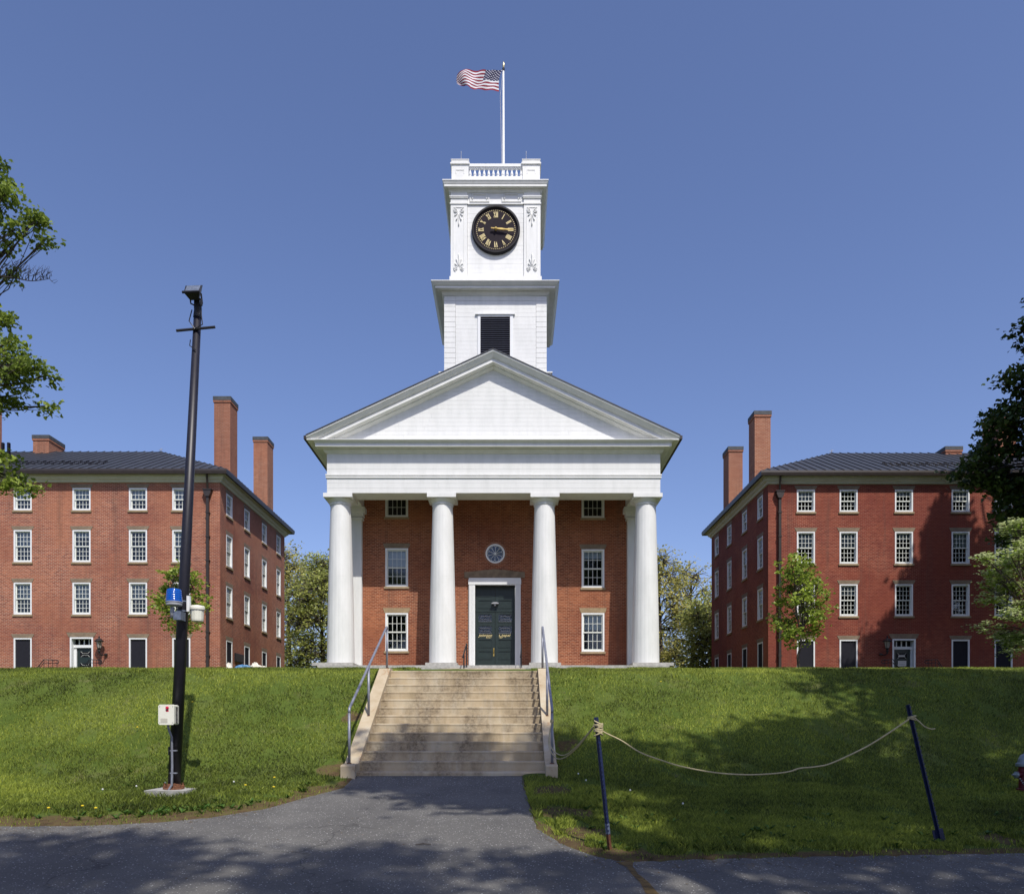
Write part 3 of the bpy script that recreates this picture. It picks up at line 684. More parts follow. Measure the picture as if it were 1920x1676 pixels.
# balustrade
PEDS = [(-3.08, -2.205, 39.45, 40.3), (.568, 1.46, 39.45, 40.3), (-3.08, -2.205, 43.05, 43.9), (.568, 1.46, 43.05, 43.9)]
for (xa, xb, ya, yb) in PEDS:
    p = MB().box(xa, xb, ya, yb, 27.95, 29.02).build('balustrade_pedestal', 'white_paint', tw)
    MB().box(xa - .06, xb + .06, ya - .06, yb + .06, 29.02, 29.10).box(xa - .01, xb + .01, ya - .01, yb + .01, 29.1, 29.24).box(xa - .03, xb + .03, ya - .03, yb + .03, 29.24, 29.28).build('pedestal_cap', 'white_paint', tw)
    xm = (xa + xb) / 2; MB().box(xm - .22, xm + .22, ya - .02, ya - .001, 28.72, 28.76).box(xm - .22, xm - .19, ya - .015, ya - .001, 28.55, 28.72).box(xm + .19, xm + .22, ya - .015, ya - .001, 28.55, 28.72).build('pedestal_panel', 'white_paint', tw)
bal = lambda: MB().lathe([(.085, 28.40), (.085, 28.47), (.05, 28.49), (.065, 28.53), (.09, 28.58), (.065, 28.66), (.04, 28.75), (.035, 28.79), (.06, 28.82), (.065, 28.84), (.065, 28.88)], n=10, cap=False)
bm_ = cm(('baluster',), bal, 'white_clean', True)
b = MB().box(-2.205, .568, 39.50, 39.66, 28.15, 28.45).box(-2.205, .568, 39.50, 39.66, 28.87, 28.93).box(-2.205, .568, 39.46, 39.69, 28.93, 29.07)
for xx in (-2.65, 1.0): b.box(xx - .08, xx + .08, 40.3, 43.05, 28.15, 28.40).box(xx - .09, xx + .09, 40.3, 43.05, 28.87, 29.06)
b.build('balustrade_rail', 'white_clean', tw)
for k in range(12): link('baluster', bm_, None, tw, Matrix.Translation((-2.205 + .08 + .2382 * k, 39.58, 0)))
for xx in (-2.65, 1.0):
    for k in range(11): link('baluster', bm_, None, tw, Matrix.Translation((xx, 40.42 + .25 * k, 0)))
for (xx) in ((864.5 - 959) * 39.8 / 1440, (986.5 - 959) * 39.8 / 1440):
    MB().lathe([(.06, 0), (.05, .06), (.02, .1), (.018, .32), (.028, .34), (.012, .38), (.012, .6), (.02, .66), (.004, .74)], c=(xx, 39.85, 29.28), n=8).build('lightning_rod', 'grey_plastic', tw)
# clock
KX, KZ, KY = -.80, 25.56, 39.33
KM = Matrix.Translation((KX, KY, KZ)) @ Matrix.Rotation(math.pi / 2, 4, 'X')     # local z -> -y (towards viewer)
ck = MB().lathe([(1.235, -.15), (1.235, .09), (1.20, .13), (1.13, .13), (1.10, .09), (1.08, .05)], n=64, cap=False).build('clock', 'clock_rim', ch, KM, smooth=False)
MB().lathe([(1.09, 0), (1.09, .04)], n=64).build('dial', 'clock_face', ck, KM)
RN = ['XII', 'I', 'II', 'III', 'IIII', 'V', 'VI', 'VII', 'VIII', 'IX', 'X', 'XI']
def numeral(sx):
    b = MB(); H = .27; wd = {'I': .058, 'V': .12, 'X': .125}; tot = sum(wd[c] for c in sx); x = -tot / 2
    def stroke(x0, y0, x1, y1, t):
        d = Vector((x1 - x0, y1 - y0)).normalized() * 1; nx_, ny_ = -d.y * t / 2, d.x * t / 2
        vs = [(x0 + nx_, y0 + ny_), (x0 - nx_, y0 - ny_), (x1 - nx_, y1 - ny_), (x1 + nx_, y1 + ny_)]
        b.add([(p[0], p[1], .045) for p in vs] + [(p[0], p[1], .06) for p in vs], [(4, 5, 6, 7), (0, 1, 5, 4), (1, 2, 6, 5), (2, 3, 7, 6), (3, 0, 4, 7)])
    for c in sx:
        w_ = wd[c]; m_ = x + w_ / 2
        if c == 'I': stroke(m_, -H / 2, m_, H / 2, .034); stroke(m_ - .026, H / 2, m_ + .026, H / 2, .014); stroke(m_ - .026, -H / 2, m_ + .026, -H / 2, .014)
        if c == 'V': stroke(m_ - .045, H / 2, m_, -H / 2, .034); stroke(m_ + .045, H / 2, m_, -H / 2, .018); stroke(m_ - .07, H / 2, m_ + .06, H / 2, .012)
        if c == 'X': stroke(m_ - .045, H / 2, m_ + .045, -H / 2, .034); stroke(m_ + .045, H / 2, m_ - .045, -H / 2, .018); stroke(m_ - .06, H / 2, m_ + .06, H / 2, .012); stroke(m_ - .06, -H / 2, m_ + .06, -H / 2, .012)
        x += w_
    return b
for i, sx in enumerate(RN):
    numeral(sx).build('numeral', 'gold_leaf', ck, KM @ Matrix.Rotation(-i * math.pi / 6, 4, 'Z') @ Matrix.Translation((0, .76, 0)))
dotm = cm(('minute_dot',), lambda: MB().lathe([(.020, .04), (.020, .055)], n=8), 'gold_leaf')
for i in range(60): link('minute_dot', dotm, None, ck, KM @ Matrix.Rotation(i * math.pi / 30, 4, 'Z') @ Matrix.Translation((0, .985, 0)))
def hand(L, wd, z): return MB().add([(-wd * .3, -.25, z), (wd * .3, -.25, z), (wd * .5, .05, z), (wd, L * .3, z), (wd * .5, L * .5, z), (wd * .8, L * .62, z), (wd * .35, L * .75, z), (0, L, z), (-wd * .35, L * .75, z), (-wd * .8, L * .62, z), (-wd * .5, L * .5, z), (-wd, L * .3, z), (-wd * .5, .05, z)] + [(-wd * .3, -.25, z + .02), (wd * .3, -.25, z + .02), (wd * .5, .05, z + .02), (wd, L * .3, z + .02), (wd * .5, L * .5, z + .02), (wd * .8, L * .62, z + .02), (wd * .35, L * .75, z + .02), (0, L, z + .02), (-wd * .35, L * .75, z + .02), (-wd * .8, L * .62, z + .02), (-wd * .5, L * .5, z + .02), (-wd, L * .3, z + .02), (-wd * .5, .05, z + .02)],
    [tuple(range(13)), tuple(range(25, 12, -1))] + [(i, (i + 1) % 13, (i + 1) % 13 + 13, i + 13) for i in range(13)])
hand(.62, .055, .12).build('hour_hand', 'gold', ck, KM @ Matrix.Rotation(-math.radians(97.5), 4, 'Z'))
hand(.99, .045, .16).build('minute_hand', 'gold', ck, KM @ Matrix.Rotation(-math.radians(95.5), 4, 'Z'))
MB().lathe([(.06, .05), (.06, .20), (.03, .22)], n=12).build('hand_boss', 'gold', ck, KM)
# flagpole and flag
fp = thing('flagpole', 'slim white flagpole with a golden finial rising from the clock tower', 'flagpole', (-.424, 41, 28))
MB().tube([(-.424, 41, 27.9), (-.424, 41, 29.5), (-.424, 41, 35.2)], [.075, .072, .038], 12).build('mast', 'white_clean', fp, smooth=True)
MB().lathe([(.065, 35.17), (.065, 35.28), (.04, 35.29)], c=(-.424, 41, 0), n=12).build('truck', 'clock_rim', fp)
MB().lathe([(.03, 35.27), (.05, 35.34), (.06, 35.42), (.055, 35.52), (.025, 35.62), (.005, 35.66)], c=(-.424, 41, 0), n=12).build('finial', 'finial_gold', fp, smooth=True)
MB().tube([(-.46, 40.95, 35.15), (-.60, 40.9, 33.7), (-.50, 40.95, 29.0)], .006, 5).tube([(-.47, 40.97, 35.15), (-.50, 40.95, 32), (-.48, 40.95, 29.0)], .006, 5).build('halyard', 'white_sack', fp)
top = [(942.2, 131.3), (928, 131.8), (911, 132.8), (890, 130.6), (875, 131.6), (863, 136), (856.9, 141)]; bot = [(935.6, 171.6), (927.5, 171), (908.8, 169.4), (896, 166), (882.5, 168.4), (873, 160.6), (861, 158.0)]
NU, NV = 60, 30; vs = []; D_ = 41
tl = [0, .17, .40, .62, .76, .9, 1]; bl = [0, .1, .3, .45, .62, .78, 1]
for j in range(NV + 1):
    v = j / NV
    for i in range(NU + 1):
        u = i / NU
        tx, ty = np.interp(u, tl, [p[0] for p in top]), np.interp(u, tl, [p[1] for p in top]); bx, by = np.interp(u, bl, [p[0] for p in bot]), np.interp(u, bl, [p[1] for p in bot])
        px_, py_ = tx * (1 - v) + bx * v, ty * (1 - v) + by * v
        px_ += -3.2 * math.sin(math.pi * v) * (1 if u < .02 else max(0, 1 - u * 2.5)); px_ -= 3.0 * math.sin(math.pi * v) * u * u
        wv_ = math.sin(u * 13 + v * 2.2) * .085 * u + math.sin(u * 24 - v * 5) * .02
        py_ += math.sin(u * 13 + v * 2.2 + .8) * 2.0 * u ** .5 * math.sin(math.pi * min(max(v, .05), .95)) * (1 if v > .02 else 0)
        vs.append(((px_ - 959) * D_ / 1440, D_ + wv_ * 1.4, (1368 - py_) * D_ / 1440))
fs = [(j * (NU + 1) + i, j * (NU + 1) + i + 1, (j + 1) * (NU + 1) + i + 1, (j + 1) * (NU + 1) + i) for j in range(NV) for i in range(NU)]
fm = bpy.data.meshes.new('flag'); fm.from_pydata(vs, [], fs); uv = fm.uv_layers.new(name='UVMap')
for lp in fm.loops: q = lp.vertex_index; uv.data[lp.index].uv = ((q % (NU + 1)) / NU, (q // (NU + 1)) / NV)
fm.polygons.foreach_set('use_smooth', [True] * len(fm.polygons))
tag(link('flag', fm, 'flag_cloth'), 'American flag with stars and stripes flying leftward from the flagpole', 'flag')

# ------------------------------------------------------------------ brick halls
def hall(name, label, sg, XW, brickm, winx, zoff, doorx, zr):
    """sg=-1: hall whose end wall faces +x at XW and runs to the left; sg=+1 mirrored"""
    Yf, Yb = 42.0, 53.9; far = XW + sg * 34
    B = thing(name, label, 'building', (XW + sg * 15, 48, 3.1))
    x0, x1 = sorted((XW, far)); rowz = [(11.99, 1.22, 2), (9.16, 1.76, 3), (6.30, 1.75, 3), (3.25, 1.77, 3)]
    W_ = .985; H = []
    for i, x in enumerate(winx):
        for j, (z, h, nz) in enumerate(rowz):
            if j == 3 and i == doorx: continue
            H.append((x, z + zoff, W_, h, nz, j))
    ddx = winx[doorx]; dw = 1.27
    hs = [(x - w_ / 2 - .002, x + w_ / 2 + .002, z, z + h) for x, z, w_, h, nz, j in H] + [(ddx - dw / 2, ddx + dw / 2, 2.6, 5.06 + zoff)]
    wall_mb(x0, x1, 2.0, 13.75 + zoff, hs, .24).build('front_wall', brickm, B, FRONT(Yf))
    for n_, (x, z, w_, h, nz, j) in enumerate(H):
        bl = 0 if j == 3 else rnd.choice([.5, .5, .46, .58, .3, .22, 0, 0, .72])
        window(B, x, z, w_, h, FRONT(Yf), 4, nz, bl, .15, 'brownstone', .10, .21, screen=(j == 3))
    # end wall
    M = SIDE_P(XW) if sg < 0 else SIDE_N(XW); f = 1 if sg < 0 else -1
    sd = [43.35, 46.25, 49.5, 52.52]
    hs2 = [(f * d - .465 - .002, f * d + .465 + .002, z + zoff, z + zoff + h) for d in sd for (z, h, nz) in rowz]
    u0, u1 = sorted((f * Yf, f * Yb)); wall_mb(u0, u1, 2.0, 13.75 + zoff, hs2, .24).build('end_wall', brickm, B, M)
    for d in sd:
        for j, (z, h, nz) in enumerate(rowz): window(B, f * d, z + zoff, .93, h, M, 4, nz, .5 if (int(d) + j) % 3 == 0 else 0, .10, 'brownstone', .08, .21, screen=(j == 3))
    MB().box(x0, x1, Yb - .2, Yb, 2, 13.7 + zoff).build('rear_wall', brickm, B)
    # quoin edge strip is plain brick; door case
    zt = 5.06 + zoff; dcb = MB().box(ddx - dw / 2, ddx - dw / 2 + .09, Yf - .015, Yf + .40, 2.6, zt).box(ddx + dw / 2 - .09, ddx + dw / 2, Yf - .015, Yf + .40, 2.6, zt).box(ddx - dw / 2 + .09, ddx + dw / 2 - .09, Yf - .015, Yf + .40, zt - .08, zt)
    dcb.box(ddx - dw / 2 + .09, ddx + dw / 2 - .09, Yf + .2, Yf + .34, zt - .55, zt - .40).box(ddx - dw / 2 + .09, ddx - dw / 2 + .22, Yf + .25, Yf + .36, 2.6, zt - .55).box(ddx + dw / 2 - .14, ddx + dw / 2 - .09, Yf + .25, Yf + .36, 2.6, zt - .55)
    for k in range(1, 4): xx = ddx - dw / 2 + .09 + (dw - .18) * k / 4; dcb.box(xx - .025, xx + .025, Yf + .26, Yf + .30, zt - .40, zt - .08)
    dc = dcb.build('door_case', 'white_clean', B)
    MB().box(ddx - dw / 2, ddx + dw / 2, Yf + .38, Yf + .40, 2.6, zt).build('dark_backing', 'dark_inside', dc)
    MB().prism([(ddx - dw / 2 - .06, zt + .003), (ddx + dw / 2 + .06, zt + .003), (ddx + dw / 2 + .2, zt + .27), (ddx - dw / 2 - .2, zt + .27)], Yf - .018, Yf + .1).build('door_lintel', 'brownstone', dc)
    dl = ddx - dw / 2 + .22; dr = ddx + dw / 2 - .14
    d = MB().box(dl, dr, Yf + .32, Yf + .37, 2.7, zt - .55).build('door', 'door_green', B)
    for zz in (zt - 1.05, zt - 1.70):
        MB().box(dl + .15, dr - .15, Yf + .31, Yf + .319, zz, zz + .30).build('door_panel', 'clock_rim', d)
        g_ = MB(); cx_ = (dl + dr) / 2; cz_ = zz + .15
        for a_ in (-1, 1):
            for c_ in (-1, 1): g_.tube([(cx_ + a_ * .24, Yf + .30, cz_ + c_ * .15), (cx_ + a_ * .14, Yf + .30, cz_ + c_ * .05)], .009, 4)
            g_.tube([(cx_ - .14, Yf + .30, cz_ + a_ * .05), (cx_ + .14, Yf + .30, cz_ + a_ * .05)], .007, 4)
        g_.build('glazing_bar', 'sash_paint', d)
    if sg > 0:
        n1 = MB().box(cx_ - .20, cx_ + .16, Yf + .285, Yf + .29, 4.02, 4.10).build('paper_notice', 'lettering_white', d)
        MB().box(cx_ - .22, cx_ + .24, Yf + .285, Yf + .29, 3.50, 3.80).build('paper_notice', 'lettering_white', d)
        MB().box(cx_ - .17, cx_ + .19, Yf + .281, Yf + .284, 3.60, 3.63).box(cx_ - .17, cx_ + .19, Yf + .281, Yf + .284, 3.70, 3.72).build('notice_print', 'grey_plastic', d)
    # cornice, gutter, roof
    r0, r1 = sorted((XW, far)); zo = zoff
    MB().rect_sweep(r0, r1, Yf, Yb, [(0, 13.50 + zo), (.06, 13.52 + zo), (.10, 13.60 + zo), (.20, 13.68 + zo), (.24, 13.78 + zo), (.27, 13.79 + zo), (.27, 13.86 + zo), (.45, 13.87 + zo)]).build('cornice', 'cream_trim', B)
    MB().rect_sweep(r0, r1, Yf, Yb, [(.41, 13.865 + zo), (.42, 13.83 + zo), (.54, 13.83 + zo), (.57, 13.98 + zo), (.56, 14.09 + zo), (.52, 14.09 + zo)]).build('gutter', 'gutter_brown', B)
    ez, ex, ey0, ey1 = 14.08 + zo, XW - sg * .55, Yf - .55, Yb + .55; my = (ey0 + ey1) / 2; run = my - ey0; rx = ex + sg * run; slope = (zr - ez) / run
    rf = MB().add([(ex, ey0, ez - .02), (far, ey0, ez - .02), (far, my, zr - .02), (rx, my, zr - .02), (ex, ey1, ez - .02), (far, ey1, ez - .02)], [(0, 1, 2, 3), (4, 5, 2, 3), (0, 3, 4)]).build('roof', 'roof_metal', B)
    n_ = int(34 / .5)
    for i in range(n_):
        xa = ex + sg * .5 * i; xb = xa + sg * .492
        pt = lambda x, k: (x, ey0 + k, ez + k * slope)
        ka, kb = min(run, abs(xa - ex)), min(run, abs(xb - ex))
        p = MB().quad(pt(xa, 0), pt(xb, 0), pt(xb, kb), pt(xa, ka))
        q = [pt(xb, 0), pt(xb, kb)]; p.add([(q[0][0] - .012, q[0][1], q[0][2]), (q[0][0] + .012, q[0][1], q[0][2]), (q[0][0] + .012, q[0][1], q[0][2] + .05), (q[0][0] - .012, q[0][1], q[0][2] + .05), (q[1][0] - .012, q[1][1], q[1][2]), (q[1][0] + .012, q[1][1], q[1][2]), (q[1][0] + .012, q[1][1], q[1][2] + .05), (q[1][0] - .012, q[1][1], q[1][2] + .05)], [(0, 1, 2, 3), (0, 4, 5, 1), (1, 5, 6, 2), (2, 6, 7, 3), (3, 7, 4, 0)])
        p.build('roof_panel', 'roof_metal', rf)
    n_ = int((ey1 - ey0) / .5)
    for i in range(n_):
        ya = ey0 + .5 * i; yb = ya + .492; hk = lambda y: min(y - ey0, ey1 - y)
        pt = lambda y, k: (ex + sg * k, y, ez + k * slope)
        p = MB().quad(pt(ya, 0), pt(yb, 0), pt(yb, hk(yb)), pt(ya, hk(ya))); a_, b_ = pt(yb, 0), pt(yb, hk(yb))
        p.add([(a_[0], a_[1], a_[2] + .05), a_, b_, (b_[0], b_[1], b_[2] + .05)], [(0, 1, 2, 3)]); p.build('roof_panel', 'roof_metal', rf)
    b = MB()
    for k in range(3):
        for i in range(26):
            x = rx + sg * (1.0 + i * .35 + k * .12); kk = 1.5 + k * .42; b.box(x - .09, x + .09, ey0 + kk, ey0 + kk + .03, ez + kk * slope, ez + kk * slope + .07)
    tag(b.build('snow_guards', 'clock_rim', rf), kind='stuff')
    MB().tube([(rx, my, zr - .05), (rx, my, zr + .22)], .02, 6).tube([(rx - .14, my, zr + .1), (rx + .12, my, zr + .16)], .015, 5).build('lightning_rod', 'grey_plastic', B)
    return B
def chimney(B, x0, x1, y0, y1, z0, z1, mat='brick_chimney'):
    c = MB().box(x0, x1, y0, y1, z0, z1 - .34).build('chimney', mat, B)
    MB().box(x0 - .04, x1 + .04, y0 - .04, y1 + .04, z1 - .34, z1 - .22).build('corbel', mat, c)
    MB().box(x0 - .05, x1 + .05, y0 - .05, y1 + .05, z1 - .22, z1).build('chimney_cap', 'chimney_cap', c)
def downspout(B, x, zo, s_):
    MB().tube([(x - .06 * s_, 41.56, 13.95 + zo), (x - .03 * s_, 41.72, 13.5 + zo), (x, 41.86, 13.12 + zo)], .06, 8).build('downspout', 'gutter_brown', B)
    b = MB().prism([(x - .20, 13.05 + zo), (x + .20, 13.05 + zo), (x + .20, 12.92 + zo), (x + .10, 12.70 + zo), (x - .10, 12.70 + zo), (x - .20, 12.92 + zo)][::-1], 41.74, 41.97); b.box(x - .24, x + .24, 41.71, 41.98, 13.05 + zo, 13.10 + zo); b.build('conductor_head', 'gutter_brown', B)
    b = MB().box(x - .07, x + .07, 41.80, 41.93, 2.6, 12.70 + zo)
    for k in range(7): b.box(x - .10, x + .10, 41.78, 41.99, 4 + k * 1.3, 4.07 + k * 1.3)
    b.build('downpipe', 'gutter_brown', B)
pxX = lambda p, D=42.: (p - 959) * D / 1440
NWX = -15.93
north = hall('brick_hall', 'four storey lighter red brick hall left of the chapel behind the black light pole', -1, NWX, 'brick_north', [pxX(340), pxX(258.8), pxX(152.9), pxX(42.6), pxX(-66)], 0, 2, 17.35)
north['label'] = 'four storey sunlit red brick hall left of the chapel with grey metal roof'
chimney(north, -17.03, -16.1 + .0, 43.97, 45.10, 13.6, 19.07); chimney(north, -16.83, -15.92, 50.1, 51.3, 13.6, 19.1)
chimney(north, -29.47, -28.49, 47.3, 48.9, 16.5, 18.14); chimney(north, -32.3, -31.32, 46.2, 47.2, 16, 20.3)
for p in (6, 17): MB().box(pxX(p - 2, 46.5), pxX(p + 2, 46.5), 46.4, 46.55, 16.5, 17.35).build('vent_pipe', 'clock_rim', north)
downspout(north, pxX(389.5, 41.87), 0, -1)
b = MB().box(NWX - .02, NWX + .09, 44.15, 45.45, 3.95, 4.42).build('window_grate', 'black_iron', north)
for k in range(9): MB().box(NWX + .09, NWX + .11, 44.2 + k * .145, 44.26 + k * .145, 4.0, 4.38).build('grate_slat', 'gutter_brown', b)
SWX = 14.04
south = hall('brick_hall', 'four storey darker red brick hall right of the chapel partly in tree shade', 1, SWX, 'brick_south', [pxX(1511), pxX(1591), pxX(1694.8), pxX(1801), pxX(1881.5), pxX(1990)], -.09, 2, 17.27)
chimney(south, 14.03, 14.95, 44.3, 45.4, 13.4, 18.38); chimney(south, 14.03, 14.93, 49.6, 50.85, 13.4, 18.28)
chimney(south, 26.8, 27.8, 47.4, 49.2, 16.5, 17.48); chimney(south, 29.8, 30.9, 47, 48.6, 16, 19.4)
downspout(south, pxX(1462, 41.87), -.09, 1)

def lantern(x, label, s_):
    t = thing('wall_lantern', label, 'lantern', (x, 41.6, 4.4)); y = 41.62; z0 = 4.42
    b = MB(); 
    for k in range(4): a_ = math.pi / 4 + k * math.pi / 2; b.tube([(x + .09 * math.cos(a_), y + .09 * math.sin(a_), z0), (x + .17 * math.cos(a_), y + .17 * math.sin(a_), z0 + .36)], .012, 5)
    b.lathe([(.24, z0 + .36), (.25, z0 + .38), (.12, z0 + .50), (.05, z0 + .53), (.03, z0 + .58), (.045, z0 + .62), (.02, z0 + .67)], c=(x, y, 0), n=12)
    b.lathe([(.04, z0 - .30), (.05, z0 - .2), (.10, z0 - .16), (.05, z0 - .1), (.09, z0), (.11, z0 + .01)], c=(x, y, 0), n=10); b.build('lantern_frame', 'black_iron', t)
    MB().lathe([(.09, z0 + .01), (.155, z0 + .36)], c=(x, y, 0), n=4).build('lantern_glass', 'lamp_glass', t)
    MB().tube([(x, y, z0 - .28), (x + s_ * .12, y + .1, z0 - .38), (x + s_ * .2, 41.95, z0 - .3)], .03, 6).lathe([(.09, -.02), (.09, .06)], c=(x + s_ * .2, 41.93, z0 - .32), n=10).build('lantern_bracket', 'black_iron', t)
lantern(pxX(185.5, 41.6), 'black wall lantern right of the green door of the sunlit left hall', 1)
lantern(pxX(1664, 41.6), 'black wall lantern left of the doorway of the shaded right hall', -1)
def railing(xs_, ztop, label, D, curl, slope_side):
    t = thing('iron_railing', label, 'railing', (sum(xs_) / len(xs_), D, 2.9)); xs2 = sorted(xs_); L = xs2[-1] - xs2[0]
    def zt(x):
        q = (x - xs2[0]) / L; q = q if slope_side < 0 else 1 - q
        return ztop - max(0, (.45 - q)) * 1.6 - (.06 * max(0, q - .45))
    grid = np.linspace(xs2[0], xs2[-1], 12)
    MB().tube([(x, D, zt(x)) for x in grid], .022, 6).build('top_rail', 'black_iron', t); MB().tube([(x, D, zt(x) - .17) for x in grid], .016, 6).build('lower_rail', 'black_iron', t)
    for x in grid[1::2]: MB().tube([(x, D, 2.7), (x, D, zt(x))], .014, 6).build('baluster', 'black_iron', t)
    e = grid[-1] if slope_side < 0 else grid[0]; s_ = 1 if slope_side < 0 else -1
    MB().tube([(e + s_ * .09 * math.sin(a_), D, zt(e) - .09 + .09 * math.cos(a_)) for a_ in np.linspace(0, 4.2, 9)], .02, 6).build('scroll', 'black_iron', t)
railing([pxX(62, 41), pxX(107, 41)], 3.75, 'black iron step railing left of the green door of the left hall', 41.0, 1, -1)
railing([pxX(150, 40.6), pxX(188, 40.6)], 3.72, 'black iron step railing in front of the green door of the left hall', 40.6, 1, -1)
railing([pxX(1737, 41), pxX(1774, 41)], 3.75, 'black iron step railing right of the doorway of the right hall', 41.0, 1, 1)
railing([pxX(1656, 40.6), pxX(1690, 40.6)], 3.72, 'black iron step railing in front of the doorway of the right hall', 40.6, 1, 1)
# pile at the corner of the left hall
def heap(name, label, cat, cx, cy, cz, rx, ry, rz, mat, seed):
    r = np.random.RandomState(seed); b = MB(); n, m_ = 22, 9
    for j in range(m_ + 1):
        for i in range(n):
            a_ = 2 * math.pi * i / n; p = math.pi / 2 * j / m_; k = 1 + r.uniform(-.16, .16) + .12 * math.sin(3 * a_ + seed) * math.sin(2 * p)
            b.v.append((cx + rx * k * math.cos(a_) * math.cos(p), cy + ry * k * math.sin(a_) * math.cos(p), cz + rz * k * math.sin(p)))
    for j in range(m_):
        for i in range(n): b.f.append((j * n + i, j * n + (i + 1) % n, (j + 1) * n + (i + 1) % n, (j + 1) * n + i))
    return tag(b.build(name, mat), label, cat)
heap('tarpaulin', 'crumpled blue tarpaulin at the foot of the left hall by its corner', 'tarpaulin', -14.05, 40.2, 2.95, .55, .4, .42, 'blue_tarp', 1)
heap('sack', 'white sack lying on the right end of the blue tarpaulin', 'sack', -13.45, 40.3, 2.98, .30, .25, .50, 'white_sack', 2)
heap('sack', 'low white sack on the grass farthest right of the blue tarpaulin', 'sack', -13.0, 40.2, 2.95, .26, .2, .36, 'white_sack', 3)
heap('sack', 'pale sack against the brick wall left of the blue tarpaulin', 'sack', -14.8, 40.3, 2.95, .2, .2, .50, 'white_sack', 4)

# ------------------------------------------------------------------ stairs
SX0, SX1 = -2.84, .62; RI, TR, D0, ZB = .18, .336, 14.07, -.95
stp = thing('staircase', 'worn concrete staircase rising through the lawn to the chapel porch', 'stairs', (-1.11, 14.07, -.95))
for i in range(13):
    y0, z0, z1 = D0 + TR * i, ZB + RI * i, ZB + RI * (i + 1); dx = rnd.uniform(-.004, .004)
    nb = .022
    if i == 0:
        poly = [(SX0, z0 - .15)]
        for (c_, w_, h_) in ((-1.95, .30, .055), (-.55, .35, .085)):
            poly += [(c_ - w_, z0 - .15), (c_ - w_, z0 - .01)] + [(c_ - w_ + 2 * w_ * q, z0 + h_ * math.sin(math.pi * q) ** .6 * (1 + .25 * math.sin(q * 23))) for q in np.linspace(.03, .97, 12)] + [(c_ + w_, z0 - .01), (c_ + w_, z0 - .15)]
        poly += [(SX1, z0 - .15), (SX1, z1 - nb), (SX0, z1 - nb)]
        s_ = MB().prism(poly, y0, y0 + .07).prism_x([(y0 + .01, z1 - nb), (y0 + .03, z1), (y0 + .6, z1), (y0 + .6, z1 - .08), (y0 + .07, z1 - nb)][::-1], SX0, SX1).box(SX0, SX1, y0 + .3, y0 + .6, z0 - .1, z1 - .081)
    else:
        s_ = MB().prism_x([(y0 - .005, z1 - nb * 1.5), (y0 - .002, z1 - .006), (y0 + .01, z1), (y0 + TR + .25, z1 + .002), (y0 + TR + .25, z0 - .1), (y0 + .012, z0 - .1), (y0 + .004, z1 - .05)][::-1], SX0, SX1)
    s_.build('step', 'stair_concrete', stp)
for (xa, xb) in ((-3.10, -2.841), (.621, .84)):
    prof_ = [(13.92, -1.3), (13.92, -.665), (13.94, -.64), (14.28, -.62), (18.02, 1.44), (18.35, 1.46), (18.35, .9), (14.6, -1.3)]
    MB().prism_x(prof_[::-1], xa, xb).build('cheek_wall', 'cheek_concrete', stp)
b = MB()
seg = np.linspace(18.6, 34.25, 30)
for k, y in enumerate(seg): zz = 1.392 + (2.72 - 1.392) * (y - 18.6) / (34.25 - 18.6) + .02; b.v += [(-2.75, y, zz), (.55, y, zz), (-2.75, y, zz - .3), (.55, y, zz - .3)]
for k in range(len(seg) - 1):
    q = 4 * k; b.f += [(q, q + 1, q + 5, q + 4), (q + 2, q, q + 4, q + 6), (q + 1, q + 3, q + 7, q + 5)]
tag(b.build('walkway', 'stair_concrete'), kind='structure')
def handrail(x, x2, label):
    t = thing('handrail', label, 'handrail', (x, 14.2, -.6)); r = .026
    MB().tube([(x, 14.2, .30), (x, 14.2, .365), (x, 14.22, .40), (x2, 18.0, 2.40), (x2, 18.05, 2.415), (x2, 18.07, 2.36)], r, 10).build('rail', 'rail_metal', t, smooth=True)
    xm = x + (x2 - x) * .46
    for (px_, py_, z0, z1) in ((x, 14.2, -.63, .31), (xm, 15.96, .28, 1.30), (x2, 18.07, 1.43, 2.37)):
        MB().tube([(px_, py_, z0), (px_, py_, z1)], r, 10).build('post', 'rail_metal', t, smooth=True)
        MB().lathe([(.045, 0), (.042, .012), (.03, .015)], c=(px_, py_, z0 + .005), n=10).build('rust_collar', 'rust', t)
handrail(-3.0, -2.93, 'grey pipe handrail on the left wall of the concrete stairs')
handrail(.75, .73, 'grey pipe handrail on the right wall of the stairs with rope tied on')
for (x, lab) in ((-2.06, 'short black iron rail by the porch edge left of the chapel door'), (.40, 'short black iron rail by the porch edge right of the chapel door')):
    t = thing('porch_rail', lab, 'railing', (x, 33, 2.6))
    MB().tube([(x + .05, 34.4, 3.85), (x, 33.2, 3.30), (x - .03, 32.9, 3.1)], .03 if x < 0 else .014, 6).build('rail', 'black_iron', t)
    for (y, z) in ((33.2, 3.28), (34.4, 3.83)): MB().tube([(x + (.05 if y > 34 else 0), y, 2.5), (x + (.05 if y > 34 else 0), y, z)], .03 if x < 0 else .016, 6).build('post', 'black_iron', t)

